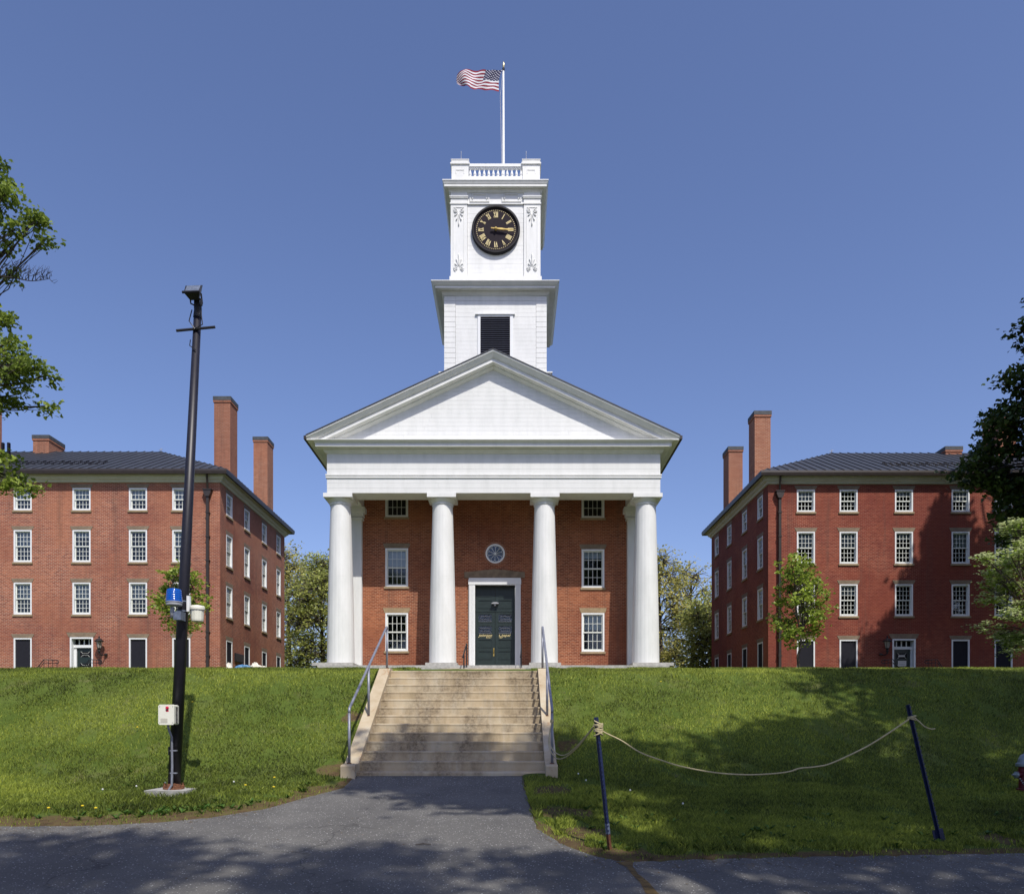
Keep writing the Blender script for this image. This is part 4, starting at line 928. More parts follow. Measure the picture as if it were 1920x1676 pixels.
# ------------------------------------------------------------------ light pole
PX, PY, PZ = -5.62, 12.78, -1.05
lp = thing('light_pole', 'leaning black steel light pole with blue beacon standing in the left lawn', 'light pole', (PX, PY, PZ))
ax = lambda z: PX + (z - PZ) * .0500
MB().tube([(PX, PY, PZ), (ax(3), PY, 3), (ax(6.9), PY, 6.9)], [.102, .083, .060], 20).build('shaft', 'pole_paint', lp, smooth=True)
MB().tube([(ax(6.64) - .31, PY - .07, 6.60), (ax(6.64) + .33, PY - .07, 6.66)], .022, 8).build('crossbar', 'black_iron', lp)
MB().tube([(ax(6.85), PY, 6.85), (ax(7.1), PY, 7.08)], [.07, .055], 12).tube([(ax(7.) - .06, PY - .1, 7.12), (ax(7.) + .09, PY - .1, 7.10), (ax(7.) + .1, PY - .1, 7.0)], .02, 6).build('lamp_mount', 'black_iron', lp)
FMx = Matrix.Translation((ax(7.2) - .03, PY - .12, 7.21)) @ Matrix.Rotation(math.radians(-38), 4, 'X') @ Matrix.Rotation(math.radians(-5), 4, 'Y')
fl = MB().add([(-.125, -.05, -.13), (.125, -.05, -.13), (.14, -.05, .13), (-.14, -.05, .13), (-.07, .09, -.09), (.07, .09, -.09), (.07, .09, .09), (-.07, .09, .09)], [(0, 1, 2, 3), (7, 6, 5, 4), (0, 4, 5, 1), (1, 5, 6, 2), (2, 6, 7, 3), (3, 7, 4, 0)]).build('floodlight', 'black_iron', lp, FMx)
MB().box(-.11, .11, -.056, -.051, -.11, .11).build('floodlight_glass', 'grey_steel', fl, FMx)
MB().box(-.14, .14, -.08, -.051, -.17, -.131).build('visor', 'black_iron', fl, FMx)
MB().tube([(ax(6.9) - .07, PY - .06, 6.95), (ax(6.8) - .10, PY - .09, 6.75), (ax(6.7), PY - .09, 6.62), (ax(6.8) + .12, PY - .08, 6.7), (ax(6.9) + .07, PY - .06, 7.0)], .009, 5).tube([(ax(6.3) - .06, PY - .07, 6.45), (ax(6.3) - .07, PY - .08, 6.35), (ax(6.3) + .03, PY - .08, 6.28)], .008, 5).build('cable', 'black_iron', lp)
BX, BY = -5.50, 12.52
bc = MB().lathe([(.129, 2.085), (.128, 2.10), (.116, 2.26), (.106, 2.285), (.08, 2.295), (0.001, 2.298)], c=(BX, BY, 0), n=32, cap=False).build('beacon_lens', 'blue_lens', lp, smooth=True)
MB().lathe([(.105, 2.02), (.124, 2.03), (.124, 2.07), (.133, 2.073), (.133, 2.085)], c=(BX, BY, 0), n=32).build('beacon_base', 'grey_plastic', lp)
MB().tube([(BX - .03, BY, 1.83), (BX - .03, BY, 2.0)], .032, 12).build('beacon_stem', 'grey_plastic', lp, smooth=True)
MB().box(BX - .0, BX + .12, BY - .03, BY + .16, 1.79, 1.93).build('junction_box', 'grey_steel', lp)
for z in (2.12, 1.96): MB().lathe([(.094, z), (.094, z + .018)], c=(ax(z), PY, 0), n=24).build('strap', 'grey_steel', lp)
MB().tube([(ax(7.05) - .10, PY - .10, 7.20), (ax(7.05) - .10, PY - .05, 7.06), (ax(7.05), PY, 7.03), (ax(7.05) + .09, PY - .05, 7.06), (ax(7.05) + .09, PY - .10, 7.20)], .014, 6).box(ax(7.05) - .05, ax(7.05) + .04, PY - .05, PY + .04, 6.98, 7.12).build('lamp_yoke', 'black_iron', lp)
cx = ax(2.0) + .13
MB().box(cx - .045, cx + .005, PY - .06, PY + .0, 1.96, 2.22).build('camera_bracket', 'white_clean', lp)
cmr = MB().lathe([(.075, 1.79), (.095, 1.80), (.10, 1.83), (.105, 2.0), (.10, 2.01)], c=(cx + .13, PY - .05, 0), n=12).build('camera_housing', 'box_plastic', lp)
MB().lathe([(.118, 1.985), (.122, 2.02), (.11, 2.05), (.05, 2.062), (.001, 2.064)], c=(cx + .13, PY - .05, 0), n=20, cap=False).build('housing_lid', 'box_plastic', lp, smooth=True)
CB = MB()
x0, x1, y0, y1, z0, z1 = -5.70, -5.45, 12.40, 12.58, .085, .405; cc = .018
CB.prism([(x0 + cc, z0), (x1 - cc, z0), (x1, z0 + cc), (x1, z1 - cc), (x1 - cc, z1), (x0 + cc, z1), (x0, z1 - cc), (x0, z0 + cc)], y0 + .04, y1).prism([(x0 + cc, z0 - .004), (x1 - cc, z0 - .004), (x1 + .004, z0 + cc), (x1 + .004, z1 - cc), (x1 - cc, z1 + .004), (x0 + cc, z1 + .004), (x0 - .004, z1 - cc), (x0 - .004, z0 + cc)], y0, y0 + .036)
cb = CB.build('call_box', 'box_plastic', lp)
MB().lathe([(.024, 0), (.024, .02), (.018, .028)], n=16).build('call_button', 'red_plastic', cb, Matrix.Translation((-5.555, y0, .355)) @ Matrix.Rotation(math.pi / 2, 4, 'X'))
MB().box(-5.58, -5.535, y0 - .003, y0 - .0005, .295, .318).build('button_plate', 'red_plastic', cb); MB().box(-5.58, -5.545, y0 - .003, y0 - .0005, .319, .328).build('button_plate', 'label_black', cb)
MB().box(-5.665, -5.555, y0 - .003, y0 - .0005, .115, .185).build('speaker_grille', 'speaker_grille', cb)
for (x, z) in ((x0 + .02, z0 + .03), (x1 - .02, z0 + .03), (x0 + .02, z1 - .03), (x1 - .02, z1 - .03)): MB().lathe([(.006, 0), (.006, .003)], n=8).build('screw', 'grey_steel', cb, Matrix.Translation((x, y0, z)) @ Matrix.Rotation(math.pi / 2, 4, 'X'))
MB().box(x1 + .0005, x1 + .003, y0 + .07, y1 - .03, z0 + .025, z1 - .03).build('side_sign', 'label_black', cb)
text('EMERGENCY', .052, Matrix.Translation((x1 + .0035, y0 + .135, z0 + .033)) @ Matrix(((0, 0, 1, 0), (0, -1, 0, 0), (1, 0, 0, 0), (0, 0, 0, 1))), 'lettering_white', cb, 0, 'LEFT', ext=.0005)
MB().tube([(-5.60, 12.52, .09), (-5.60, 12.54, .02), (-5.575, 12.60, -.12), (-5.575, 12.62, -.6), (-5.58, 12.62, -.9), (-5.63, 12.6, -1.0), (-5.75, 12.6, -1.01)], .020, 8).build('conduit', 'rail_metal', lp, smooth=True)
for z in (-.35, -.72): MB().box(-5.61, -5.50, 12.61, 12.66, z, z + .02).build('strap', 'rail_metal', lp)
MB().lathe([(.17, -1.02), (.165, -.965), (.12, -.955), (.112, -.90), (.105, -.89)], c=(PX, PY, 0), n=18).build('base_flange', 'rust', lp)
for k in range(4): a_ = k * math.pi / 2 + .5; MB().lathe([(.03, -.97), (.03, -.93), (.016, -.92), (.016, -.88)], c=(PX + .14 * math.cos(a_), PY + .14 * math.sin(a_), 0), n=6).build('anchor_bolt', 'rust', lp)
MB().tube([(ax(-.35) - .10, PY - .02, -.42), (ax(-.35) - .10, PY - .02, -.28)], .02, 8).build('bolt_cover', 'pole_paint', lp)
MB().add([(-6.0, 12.55, -1.3), (-5.3, 12.5, -1.3), (-5.25, 13.1, -1.3), (-6.0, 13.1, -1.3), (-5.98, 12.5, -.985), (-5.32, 12.46, -.99), (-5.3, 13.05, -.98), (-5.9, 13.05, -.97)], [(0, 1, 5, 4), (1, 2, 6, 5), (2, 3, 7, 6), (3, 0, 4, 7), (4, 5, 6, 7)]).build('concrete_footing', 'granite', lp)

# ------------------------------------------------------------------ rope barrier
def post(label, base, topp, spade):
    t = thing('fence_post', label, 'post', base); B0, T0 = Vector(base), Vector(topp); d = (T0 - B0).normalized(); L = (T0 - B0).length
    M = Matrix.Translation(B0) @ d.to_track_quat('Z', 'Y').to_matrix().to_4x4()
    q = d.rotation_difference(Vector((0, 0, 1))).inverted(); M = Matrix.Translation(B0) @ q.to_matrix().to_4x4()
    z0 = .20 if not spade else .10
    def prof_(a, b_): return MB().box(-.026, .026, -.004, .004, a, b_).box(-.005, .005, -.042, -.004, a, b_)
    prof_(z0, L).build('post_bar', 'navy_post', t, M)
    prof_(-.2, z0).build('post_foot', 'rust' if not spade else 'navy_post', t, M)
    if not spade: prof_(z0 + .001, z0 + .12).build('worn_band', 'grey_steel', t, M @ Matrix.Scale(1.03, 4))
    sm2 = cm(('stud',), lambda: MB().box(-.012, .012, -.052, -.042, -.008, .008), 'navy_post'); k = z0 + .05
    while k < L - .02: link('stud', sm2, None, t, M @ Matrix.Translation((0, 0, k))); k += .055
    if spade: MB().prism([(-.065, .02), (-.02, -.06), (.05, -.06), (.075, .02), (.07, .20), (-.06, .20)], .006, .012).build('anchor_plate', 'navy_post', t, M)
post('left blue steel fence post with rope knotted round its top beside the path', (1.17, 9.13, -1.44), (1.005, 9.13, .15), False)
post('right blue steel fence post leaning left with a spade plate at its foot', (5.29, 9.46, -1.42), (4.88, 9.46, .31), True)
def w3(px_, py_, D): return ((px_ - 959) * D / 1440, D, (1368 - py_) * D / 1440)
def smooth_pts(pts, n=6):
    out = []; pts = [Vector(p) for p in pts]
    for i in range(len(pts) - 1):
        p0, p1, p2, p3 = pts[max(i - 1, 0)], pts[i], pts[i + 1], pts[min(i + 2, len(pts) - 1)]
        for k in range(n):
            t = k / n; out.append(.5 * ((2 * p1) + (p2 - p0) * t + (2 * p0 - 5 * p1 + 4 * p2 - p3) * t * t + (3 * p1 - p0 - 3 * p2 + p3) * t ** 3))
    return out + [pts[-1]]
rp_ = [(1126, 1366), (1134, 1373), (1165, 1388), (1200, 1410), (1240, 1425), (1280, 1437), (1340, 1448), (1400, 1452), (1450, 1450), (1480, 1446), (1500, 1440), (1530, 1437), (1560, 1430), (1620, 1402), (1660, 1378), (1690, 1358), (1704, 1348)]
r_ = thing('rope', 'pale rope sagging between the two blue fence posts', 'rope', (3, 9.2, -.5))
MB().tube(smooth_pts([w3(p[0], p[1], 9.08 + .33 * i / 16) for i, p in enumerate(rp_)]), .0095, 6).build('span', 'rope', r_, smooth=True)
def knot(c, R_, n, seed):
    r = np.random.RandomState(seed); b = MB()
    for k in range(n):
        t1, t2 = r.uniform(-.5, .5, 2); pts = [(c[0] + R_ * math.cos(a_) * r.uniform(.95, 1.05), c[1] + R_ * math.sin(a_), c[2] + t1 * R_ * 1.1 * math.cos(a_ + t2) + (k - n / 2) * .016) for a_ in np.linspace(0, 2 * math.pi, 14)]
        b.tube(pts, .009, 6)
    return b
knot((1.03, 9.10, .025), .05, 9, 4).build('knot', 'rope', r_, smooth=True); knot((4.915, 9.43, .155), .042, 3, 5).build('knot', 'rope', r_, smooth=True)
MB().tube(smooth_pts([(4.93, 9.40, .15), (4.97, 9.36, .10), (5.02, 9.33, .04), (5.10, 9.33, .01), (5.15, 9.34, .015)]), .008, 6).build('loose_end', 'rope', r_, smooth=True)
r2 = thing('rope', 'pale doubled rope looping from the stair handrail to the left fence post', 'rope', (1, 11, -.3))
for k, dz in enumerate((0, 9)):
    pp = [w3(1114, 1361, 9.08), w3(1100, 1378 + dz * .2, 9.6), w3(1080, 1400 + dz * .4, 10.5), w3(1060, 1415 + dz * .5, 11.5), w3(1045, 1413 + dz, 12.6), w3(1034, 1402 + dz, 13.5), w3(1030 - k, 1385 + dz, 14.0), w3(1032, 1365, 14.12), w3(1036, 1352, 14.16)]
    MB().tube(smooth_pts(pp), .010, 6).build('strand', 'rope', r2, smooth=True)
MB().lathe([(.034, -.03), (.038, 0), (.034, .03)], c=(.75, 14.2, .16), n=10).build('knot', 'rope', r2)

# hydrant
hx, hy, hz = 8.71, 13.0, -1.02
hd = thing('fire_hydrant', 'dark red fire hydrant with silver bonnet at the right edge of the lawn', 'hydrant', (hx, hy, hz))
MB().lathe([(.15, 0), (.15, .03), (.11, .035), (.105, .30), (.115, .31), (.115, .37), (.105, .38), (.11, .40)], c=(hx, hy, hz), n=24).build('barrel', 'hydrant_red', hd)
MB().lathe([(.15, .40), (.155, .41), (.155, .45), (.145, .455), (.125, .47), (.115, .53), (.085, .59), (.04, .615), (.035, .62), (.03, .66), (.001, .66)], c=(hx, hy, hz), n=24).build('bonnet', 'hydrant_silver', hd)
HM = Matrix.Translation((hx, hy, hz + .26)) @ Matrix.Rotation(-math.pi / 2, 4, 'Y')
MB().lathe([(.06, .08), (.06, .13), (.065, .13), (.065, .145)], n=16).build('outlet', 'hydrant_red', hd, HM)
MB().lathe([(.058, .145), (.058, .18), (.03, .19), (.028, .2), (.018, .205), (.016, .235)], n=16).build('outlet_cap', 'hydrant_silver', hd, HM)
MB().lathe([(.08, .08), (.08, .14), (.085, .14), (.085, .175), (.03, .185), (.02, .22)], n=16).build('pumper_cap', 'hydrant_silver', hd, Matrix.Translation((hx, hy, hz + .26)) @ Matrix.Rotation(math.pi / 2, 4, 'X'))
for k in range(9):
    q = k / 8; MB().lathe([(.009, -.012), (.009, .012)], n=6).build('chain_link', 'hydrant_silver', hd, Matrix.Translation((hx - .16 + .18 * q, hy - .09, hz + .20 - .11 * math.sin(math.pi * q * .8))) @ Matrix.Rotation(1.2 - q * 2, 4, 'Y'))

# ------------------------------------------------------------------ trees
QUAD = np.array([(0, 0), (.32, .45), (0, 1), (-.32, .45)])
MAPLE = np.array([(0, 0), (.28, .05), (.52, .38), (.26, .45), (.22, .70), (0, 1), (-.22, .70), (-.26, .45), (-.52, .38), (-.28, .05)])
def leaves(cen, size, shape=QUAD, flat=.5, tv=None, r=rs, droop=0):
    n = len(cen); k = len(shape)
    nrm = r.normal(size=(n, 3)); nrm[:, 2] = np.abs(nrm[:, 2]) + flat * 2; nrm /= np.linalg.norm(nrm, axis=1, keepdims=True)
    t = r.normal(size=(n, 3)); t[:, 2] -= droop; t -= nrm * (t * nrm).sum(1, keepdims=True); t /= np.linalg.norm(t, axis=1, keepdims=True)
    bt = np.cross(nrm, t); s = size * r.uniform(.65, 1.25, (n, 1, 1))
    V = cen[:, None, :] + s * (bt[:, None, :] * shape[None, :, 0:1] + t[:, None, :] * (shape[None, :, 1:2] - .5))
    V = V - s * .25 * np.abs(shape[None, :, 0:1]) * nrm[:, None, :]
    return V, (r.uniform(0, 1, n) if tv is None else tv)
def tree(name, label, base, trunk_r, fork, blobs, subs, per, subr, lsize, lmat='leaf_maple', bmat='bark', shape=QUAD, flat=.5, seed=1, group=None, petals=0, cat='tree', leader=None, limb_r=.35, twig_r=.012):
    r = np.random.RandomState(seed); t = thing(name, label, cat, base, group); b = MB(); base = Vector(base); fork = Vector(fork)
    pts = [base - Vector((0, 0, .3)), base.lerp(fork, .35) + Vector((r.uniform(-.1, .1), r.uniform(-.1, .1), 0)), base.lerp(fork, .7) + Vector((r.uniform(-.15, .15), r.uniform(-.15, .15), 0)), fork]
    if leader is not None: pts.append(Vector(leader))
    b.tube(pts, [trunk_r * 1.25, trunk_r, trunk_r * .9, trunk_r * .8] + ([trunk_r * .12] if leader is not None else []), 10); cs = []; tw = []
    for (x, y, z, rx, ry, rz) in blobs:
        c = Vector((x, y, z)); L = (c - fork).length
        st = fork if leader is None else fork.lerp(Vector(leader), min(.9, max(0, (z - fork.z) / max(.1, leader[2] - fork.z)) * .8))
        mid = st.lerp(c, .5) + Vector((r.uniform(-.08, .08) * L, r.uniform(-.08, .08) * L, .10 * L))
        rl = trunk_r * limb_r; path = smooth_pts([st, mid, c], 4); b.tube(path, list(np.linspace(rl, twig_r * 1.5, len(path))), 6)
        ns = max(3, int(subs * (rx * ry * rz) ** (1 / 1.5))); d = r.normal(size=(ns, 3)); d /= np.linalg.norm(d, axis=1, keepdims=True)
        sc = c + 0 * c; P_ = np.array([x, y, z]) + d * (r.uniform(.25, 1, (ns, 1)) ** .6) * np.array([rx, ry, rz])
        for p in P_:
            q0 = path[r.randint(len(path) // 2, len(path))]; pm = q0.lerp(Vector(p), .5) + Vector(r.normal(size=3) * .06 * (Vector(p) - q0).length)
            b.tube([q0, pm, Vector(p)], [twig_r * 1.4, twig_r, twig_r * .5], 4, cap=False)
        cs.append(P_)
    b.build('trunk', bmat, t, smooth=True); cs = np.concatenate(cs)
    n = len(cs) * per; g = r.normal(size=(n, 3)) * np.array([subr, subr, subr * .55]) * .6; cen = np.repeat(cs, per, 0) + g
    tv = np.clip(np.repeat(r.uniform(.15, .85, len(cs)), per) + r.normal(size=n) * .15, 0, 1)
    V, tv = leaves(cen, lsize, shape, flat, tv, r); me_ = np_mesh('crown', V, len(shape), tv); me_.materials.append(MATS[lmat])
    o = link('crown', me_, None, t); tag(o, kind='stuff')
    if petals:
        n = len(cs) * petals; cen = np.repeat(cs, petals, 0) + r.normal(size=(n, 3)) * np.array([subr, subr, subr * .25]) * .6 + np.array([0, 0, subr * .35])
        V, tv = leaves(cen, lsize * .75, QUAD * np.array([1.6, 1]), 2.2, None, r); me_ = np_mesh('blossom', V, 4, tv); me_.materials.append(MATS['petal']); tag(link('blossom', me_, None, t), kind='stuff')
    return t
def bl(lst, D, dd=.6, k=1.0, dx=0): lst = [(a + dx, b, c) for a, b, c in lst]; return [((px_ - 959) * D / 1440, D + rnd.uniform(-dd, dd), (1368 - py_) * D / 1440, r_ * D / 1440 * k, r_ * D / 1440 * 1.2, r_ * D / 1440 * .75) for (px_, py_, r_) in lst]
# maple at the left edge
bl1 = bl([(-8, 285, 14), (-5, 335, 26), (22, 350, 20), (12, 375, 24), (40, 385, 22), (58, 400, 22), (72, 415, 18), (78, 438, 14), (48, 440, 12), (10, 420, 26), (5, 452, 18), (-14, 492, 14), (0, 575, 14), (5, 592, 10), (-2, 645, 20), (25, 655, 22), (48, 650, 10), (10, 690, 28), (45, 695, 24), (75, 700, 22), (100, 708, 17), (112, 712, 10), (60, 728, 22), (20, 735, 26), (70, 745, 12), (5, 765, 16), (-5, 850, 16), (5, 880, 22), (25, 895, 22), (42, 912, 14), (15, 920, 16), (12, 862, 10)], 20, dx=-10)
bl1 += [(-17.6 - rnd.uniform(0, 5), 20 + rnd.uniform(-3.5, 1.0), rnd.uniform(7, 17), 1.2, 1.2, 1.0) for _ in range(22)]
tree('maple_tree', 'leafy maple tree reaching in from the left edge with drooping sunlit branches', (-18.5, 20.5, 1.4), .32, (-18, 20.3, 7), bl1, 58, 30, .24, .12, shape=MAPLE, flat=.25, seed=3, limb_r=.11)
# bare twig branch of the same tree
bt_ = [o for o in C.objects if o.name.startswith('maple_tree')][0]; b = MB(); rt = random.Random(5)
main = smooth_pts([w3(-30, 512, 20), w3(0, 518, 20), w3(30, 522, 20.1), w3(60, 527, 20), w3(93, 523, 20)], 5); b.tube(main, list(np.linspace(.03, .005, len(main))), 5)
for i in range(4, len(main), 1):
    for k in range(2):
        L = rt.uniform(.25, .62) * (1 - i / len(main) * .6); a_ = rt.uniform(.5, 1.3) * (1 if k or rt.random() < .8 else -1); p = main[i]; e = p + Vector((math.cos(a_) * L * .8, rt.uniform(-.2, .2), math.sin(a_) * L)); m_ = p.lerp(e, .5) + Vector((-.04, 0, .04)); b.tube([p, m_, e], [.010, .007, .003], 4)
        for q in range(3): s0 = m_.lerp(e, rt.random()); b.tube([s0, s0 + Vector((rt.uniform(-.1, .2), 0, rt.uniform(.03, .2)))], [.005, .002], 4)
b.build('bare_branch', 'bark_dark', bt_, smooth=True)
# tree at the right edge, its shade put into the dark leaf colour
bl2 = bl([(1925, 575, 16), (1912, 620, 12), (1928, 640, 12), (1915, 700, 20), (1890, 720, 18), (1925, 740, 26), (1900, 765, 20), (1870, 770, 9), (1870, 790, 22), (1895, 805, 26), (1845, 805, 14), (1835, 825, 14), (1865, 835, 24), (1900, 845, 30), (1830, 860, 16), (1860, 875, 26), (1890, 885, 28), (1815, 885, 16), (1835, 900, 22), (1800, 893, 10), (1870, 910, 22), (1905, 915, 22), (1885, 945, 16), (1910, 955, 22), (1895, 980, 14), (1918, 1000, 18)], 29, .8)
for _ in range(60): y_ = 28.5 + rnd.uniform(-4.5, 3); bl2.append((.667 * y_ + 1.9 + rnd.uniform(0, 6), y_, rnd.uniform(8, 19), 1.5, 1.5, 1.2))
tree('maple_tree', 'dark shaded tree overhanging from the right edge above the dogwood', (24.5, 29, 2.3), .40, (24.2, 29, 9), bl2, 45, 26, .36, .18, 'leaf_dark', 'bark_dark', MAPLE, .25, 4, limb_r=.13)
# dogwood
bl3 = bl([(1890, 1000, 22), (1900, 1030, 22), (1870, 1050, 16), (1845, 1060, 14), (1825, 1058, 8), (1900, 1070, 26), (1870, 1080, 18), (1860, 1100, 14), (1900, 1110, 26), (1875, 1125, 20), (1905, 1150, 26), (1870, 1160, 16), (1860, 1175, 14), (1890, 1185, 20), (1905, 1205, 16), (1895, 1225, 8), (1930, 1050, 34), (1940, 1120, 40), (1930, 1190, 34), (1965, 1090, 40), (1975, 1160, 40)], 25, .9, .95)
tree('dogwood_tree', 'flowering dogwood with white blossom in layers at the right edge', (17.4, 25.2, 1.9), .10, (17.3, 25.2, 3.1), bl3, 70, 14, .26, .13, 'leaf_dogwood', 'bark', QUAD, .8, 6, petals=34, limb_r=.25)
# young trees in front of the halls
def crown_blobs(cx_, D, zlo, zhi, R_, n, seed):
    r = random.Random(seed); out = []
    for k in range(n):
        z = zlo + (zhi - zlo) * (k + .5) / n; q = (z - zlo) / (zhi - zlo); rr = R_ * (math.sin(math.pi * (q * .8 + .16)) ** .8); a_ = r.uniform(0, 6.28) + k * 2.4
        out.append((cx_ + math.cos(a_) * rr * .62, D + math.sin(a_) * rr * .6, z, R_ * .42, R_ * .42, R_ * .30))
    return out
tree('young_tree', 'small bright green sapling behind the light pole before the left hall', (-14.9, 34.6, 2.7), .055, (-14.8, 34.6, 4.6), crown_blobs(-15.0, 34.6, 4.5, 7.2, 1.35, 17, 2), 42, 12, .24, .15, 'leaf_young', 'bark_dark', MAPLE, .3, 8)
tree('young_tree', 'small bright green sapling on the lawn before the corner of the right hall', (12.9, 34.4, 2.7), .055, (12.95, 34.4, 4.3), crown_blobs(12.85, 34.4, 4.0, 7.6, 1.55, 22, 5), 36, 12, .24, .15, 'leaf_young', 'bark', MAPLE, .3, 9)
# woods behind
wd = [(-27.0, 66, 13.2, 4.5, 0, 'tall pale green tree filling the gap beside the left hall'), (-20.5, 70, 15.6, 4.4, 0, 'tall loose spring tree behind the gap left of the chapel'), (-16.0, 64, 13.8, 4.0, 1, 'greener tree close behind the left corner of the chapel'), (-23.0, 60, 9.5, 3.6, 1, 'lower bushy tree in the gap left of the chapel'),
      (12.2, 64, 14.2, 3.2, 0, 'yellow green tree close behind the right corner of the chapel'), (16.0, 69, 14.0, 3.6, 2, 'sparse bare topped tree in the gap right of the chapel'), (19.5, 65, 12.6, 3.8, 1, 'green tree in the gap beside the right hall'), (15.2, 59, 9.2, 3.2, 1, 'lower bushy tree in the gap right of the chapel')]
for k, (x, y, h, R_, kd, lab) in enumerate(wd):
    bb = crown_blobs(x, y, 4.6 if h < 12 else 5.2, h + .3, R_, 26, 20 + k)
    bb = [(a_, b_, c_, d_ * 1.1, e_ * 1.1, f_ * 1.3) for (a_, b_, c_, d_, e_, f_) in bb]
    tree('woodland_tree', lab, (x, y, 3.2), .22, (x + .3, y, h * .42), bb, 14 if kd < 2 else 9, 9 if kd < 2 else 6, .52, .25, 'leaf_wood' if kd in (0, 2) else 'leaf_wood_green', 'bark', QUAD, .3, 30 + k, 'trees beyond the chapel', leader=(x, y, h + (.3 if kd < 2 else 1.2)), limb_r=.3, twig_r=.022)
b = MB()
# understorey thicket behind
cs_ = []
for k in range(150): cs_.append((rs.uniform(-34, 26), rs.uniform(70, 78), rs.uniform(3.2, 6.0)))
cs_ = np.array(cs_); n = len(cs_) * 60; cen = np.repeat(cs_, 60, 0) + rs.normal(size=(n, 3)) * np.array([1.3, 1.0, .9]); cen[:, 2] = np.maximum(cen[:, 2], 3.2)
V, tv = leaves(cen, .42, QUAD, .4); me_ = np_mesh('thicket', V, 4, tv); me_.materials.append(MATS['leaf_wood_green'])
tag(link('thicket', me_, None), 'tangled green undergrowth beneath the trees beyond the chapel', 'undergrowth', kind='stuff')
# tall trees behind and beside the viewer; their crowns shade the road and the right lawn
def big(label, base, c, R_, n, seed, lm='leaf_maple', per=44, subs=10):
    r = random.Random(seed); bb = []
    for k in range(n):
        while True:
            d = Vector((r.uniform(-1, 1), r.uniform(-1, 1), r.uniform(-1, 1)))
            if .25 < d.length < 1: break
        bb.append((c[0] + d.x * R_[0], c[1] + d.y * R_[1], c[2] + d.z * R_[2], 1.25, 1.25, .9))
    tree('oak_tree', label, base, .35, (base[0] * .6 + c[0] * .4, base[1] * .6 + c[1] * .4, c[2] - R_[2] * 1.1), bb, subs, per, .55, .30, lm, 'bark', QUAD, .5, seed)
SH = [('tall leafy tree on the verge beyond the right end of the path', (14.5, -1, -1.9), (11.6, -2.2, 15.5), (4.6, 4.6, 4.2), 29, 41),
      ('tall leafy tree standing behind the viewpoint to the right', (8.5, -10, -1.95), (7.0, -7.5, 16.5), (4.8, 4.2, 4.2), 18, 42),
      ('tall leafy tree standing directly behind the viewpoint', (2.0, -12, -1.95), (.8, -8.4, 17), (4.6, 3.8, 4.0), 14, 43),
      ('tall leafy tree standing behind the viewpoint to the left', (-6.5, -12, -1.95), (-4.4, -8.8, 16.5), (4.4, 4.2, 4.0), 13, 44),
      ('broad tree standing right of the lawn beyond the hydrant', (19.0, 3.0, -1.2), (16.0, 3.5, 13.5), (3.8, 5.0, 4.0), 26, 45)]
SH += [('tall leafy tree beyond the right lawn between the road and the hydrant', (13.5, 1.5, -1.7), (9.6, 2.6, 15.2), (3.8, 3.0, 2.8), 20, 46),
       ('slender tall tree right of the lawn beside the broad tree', (20.0, 7.0, -.8), (15.0, 6.2, 16.0), (3.8, 3.0, 3.0), 22, 47),
       ('slim leafy tree overhanging the viewpoint from the right', (6.5, -2.0, -1.9), (5.0, 2.0, 16.5), (2.0, 1.6, 1.8), 11, 48)]
SH += [('leafy tree standing beyond the left end of the road', (-14.5, 1.5, -1.9), (-13.0, 1.0, 11.5), (4.5, 4.8, 4.0), 30, 49)]  # added out of view so its crown cuts sky light on the asphalt
for q in SH: big(*q)
def conifer(label, x, y, zt, R_, h, seed):
    r = random.Random(seed); bb = []
    for k in range(90):
        q = (k + .5) / 90; z = zt - .3 - q * h; rr = R_ * q ** .9; a_ = k * 2.4; e = rr * r.uniform(.6, .95); s_ = .35 + .9 * q
        bb.append((x + math.cos(a_) * e, y + math.sin(a_) * e, z, s_, s_, s_ * .5))
    tree('spruce_tree', label, (x, y, 2.6), .3, (x, y, 4), bb, 40, 34, .48, .32, 'leaf_dark', 'bark_dark', QUAD, .3, seed, leader=(x, y, zt))
conifer('tall dark spruce on the lawn before the right hall, nearer the chapel', 28.4, 31, 28.3, 8.6, 20, 51)
conifer('tall dark spruce on the lawn before the right hall, farther from the chapel', 31.6, 31.5, 27.6, 6.0, 19, 52)

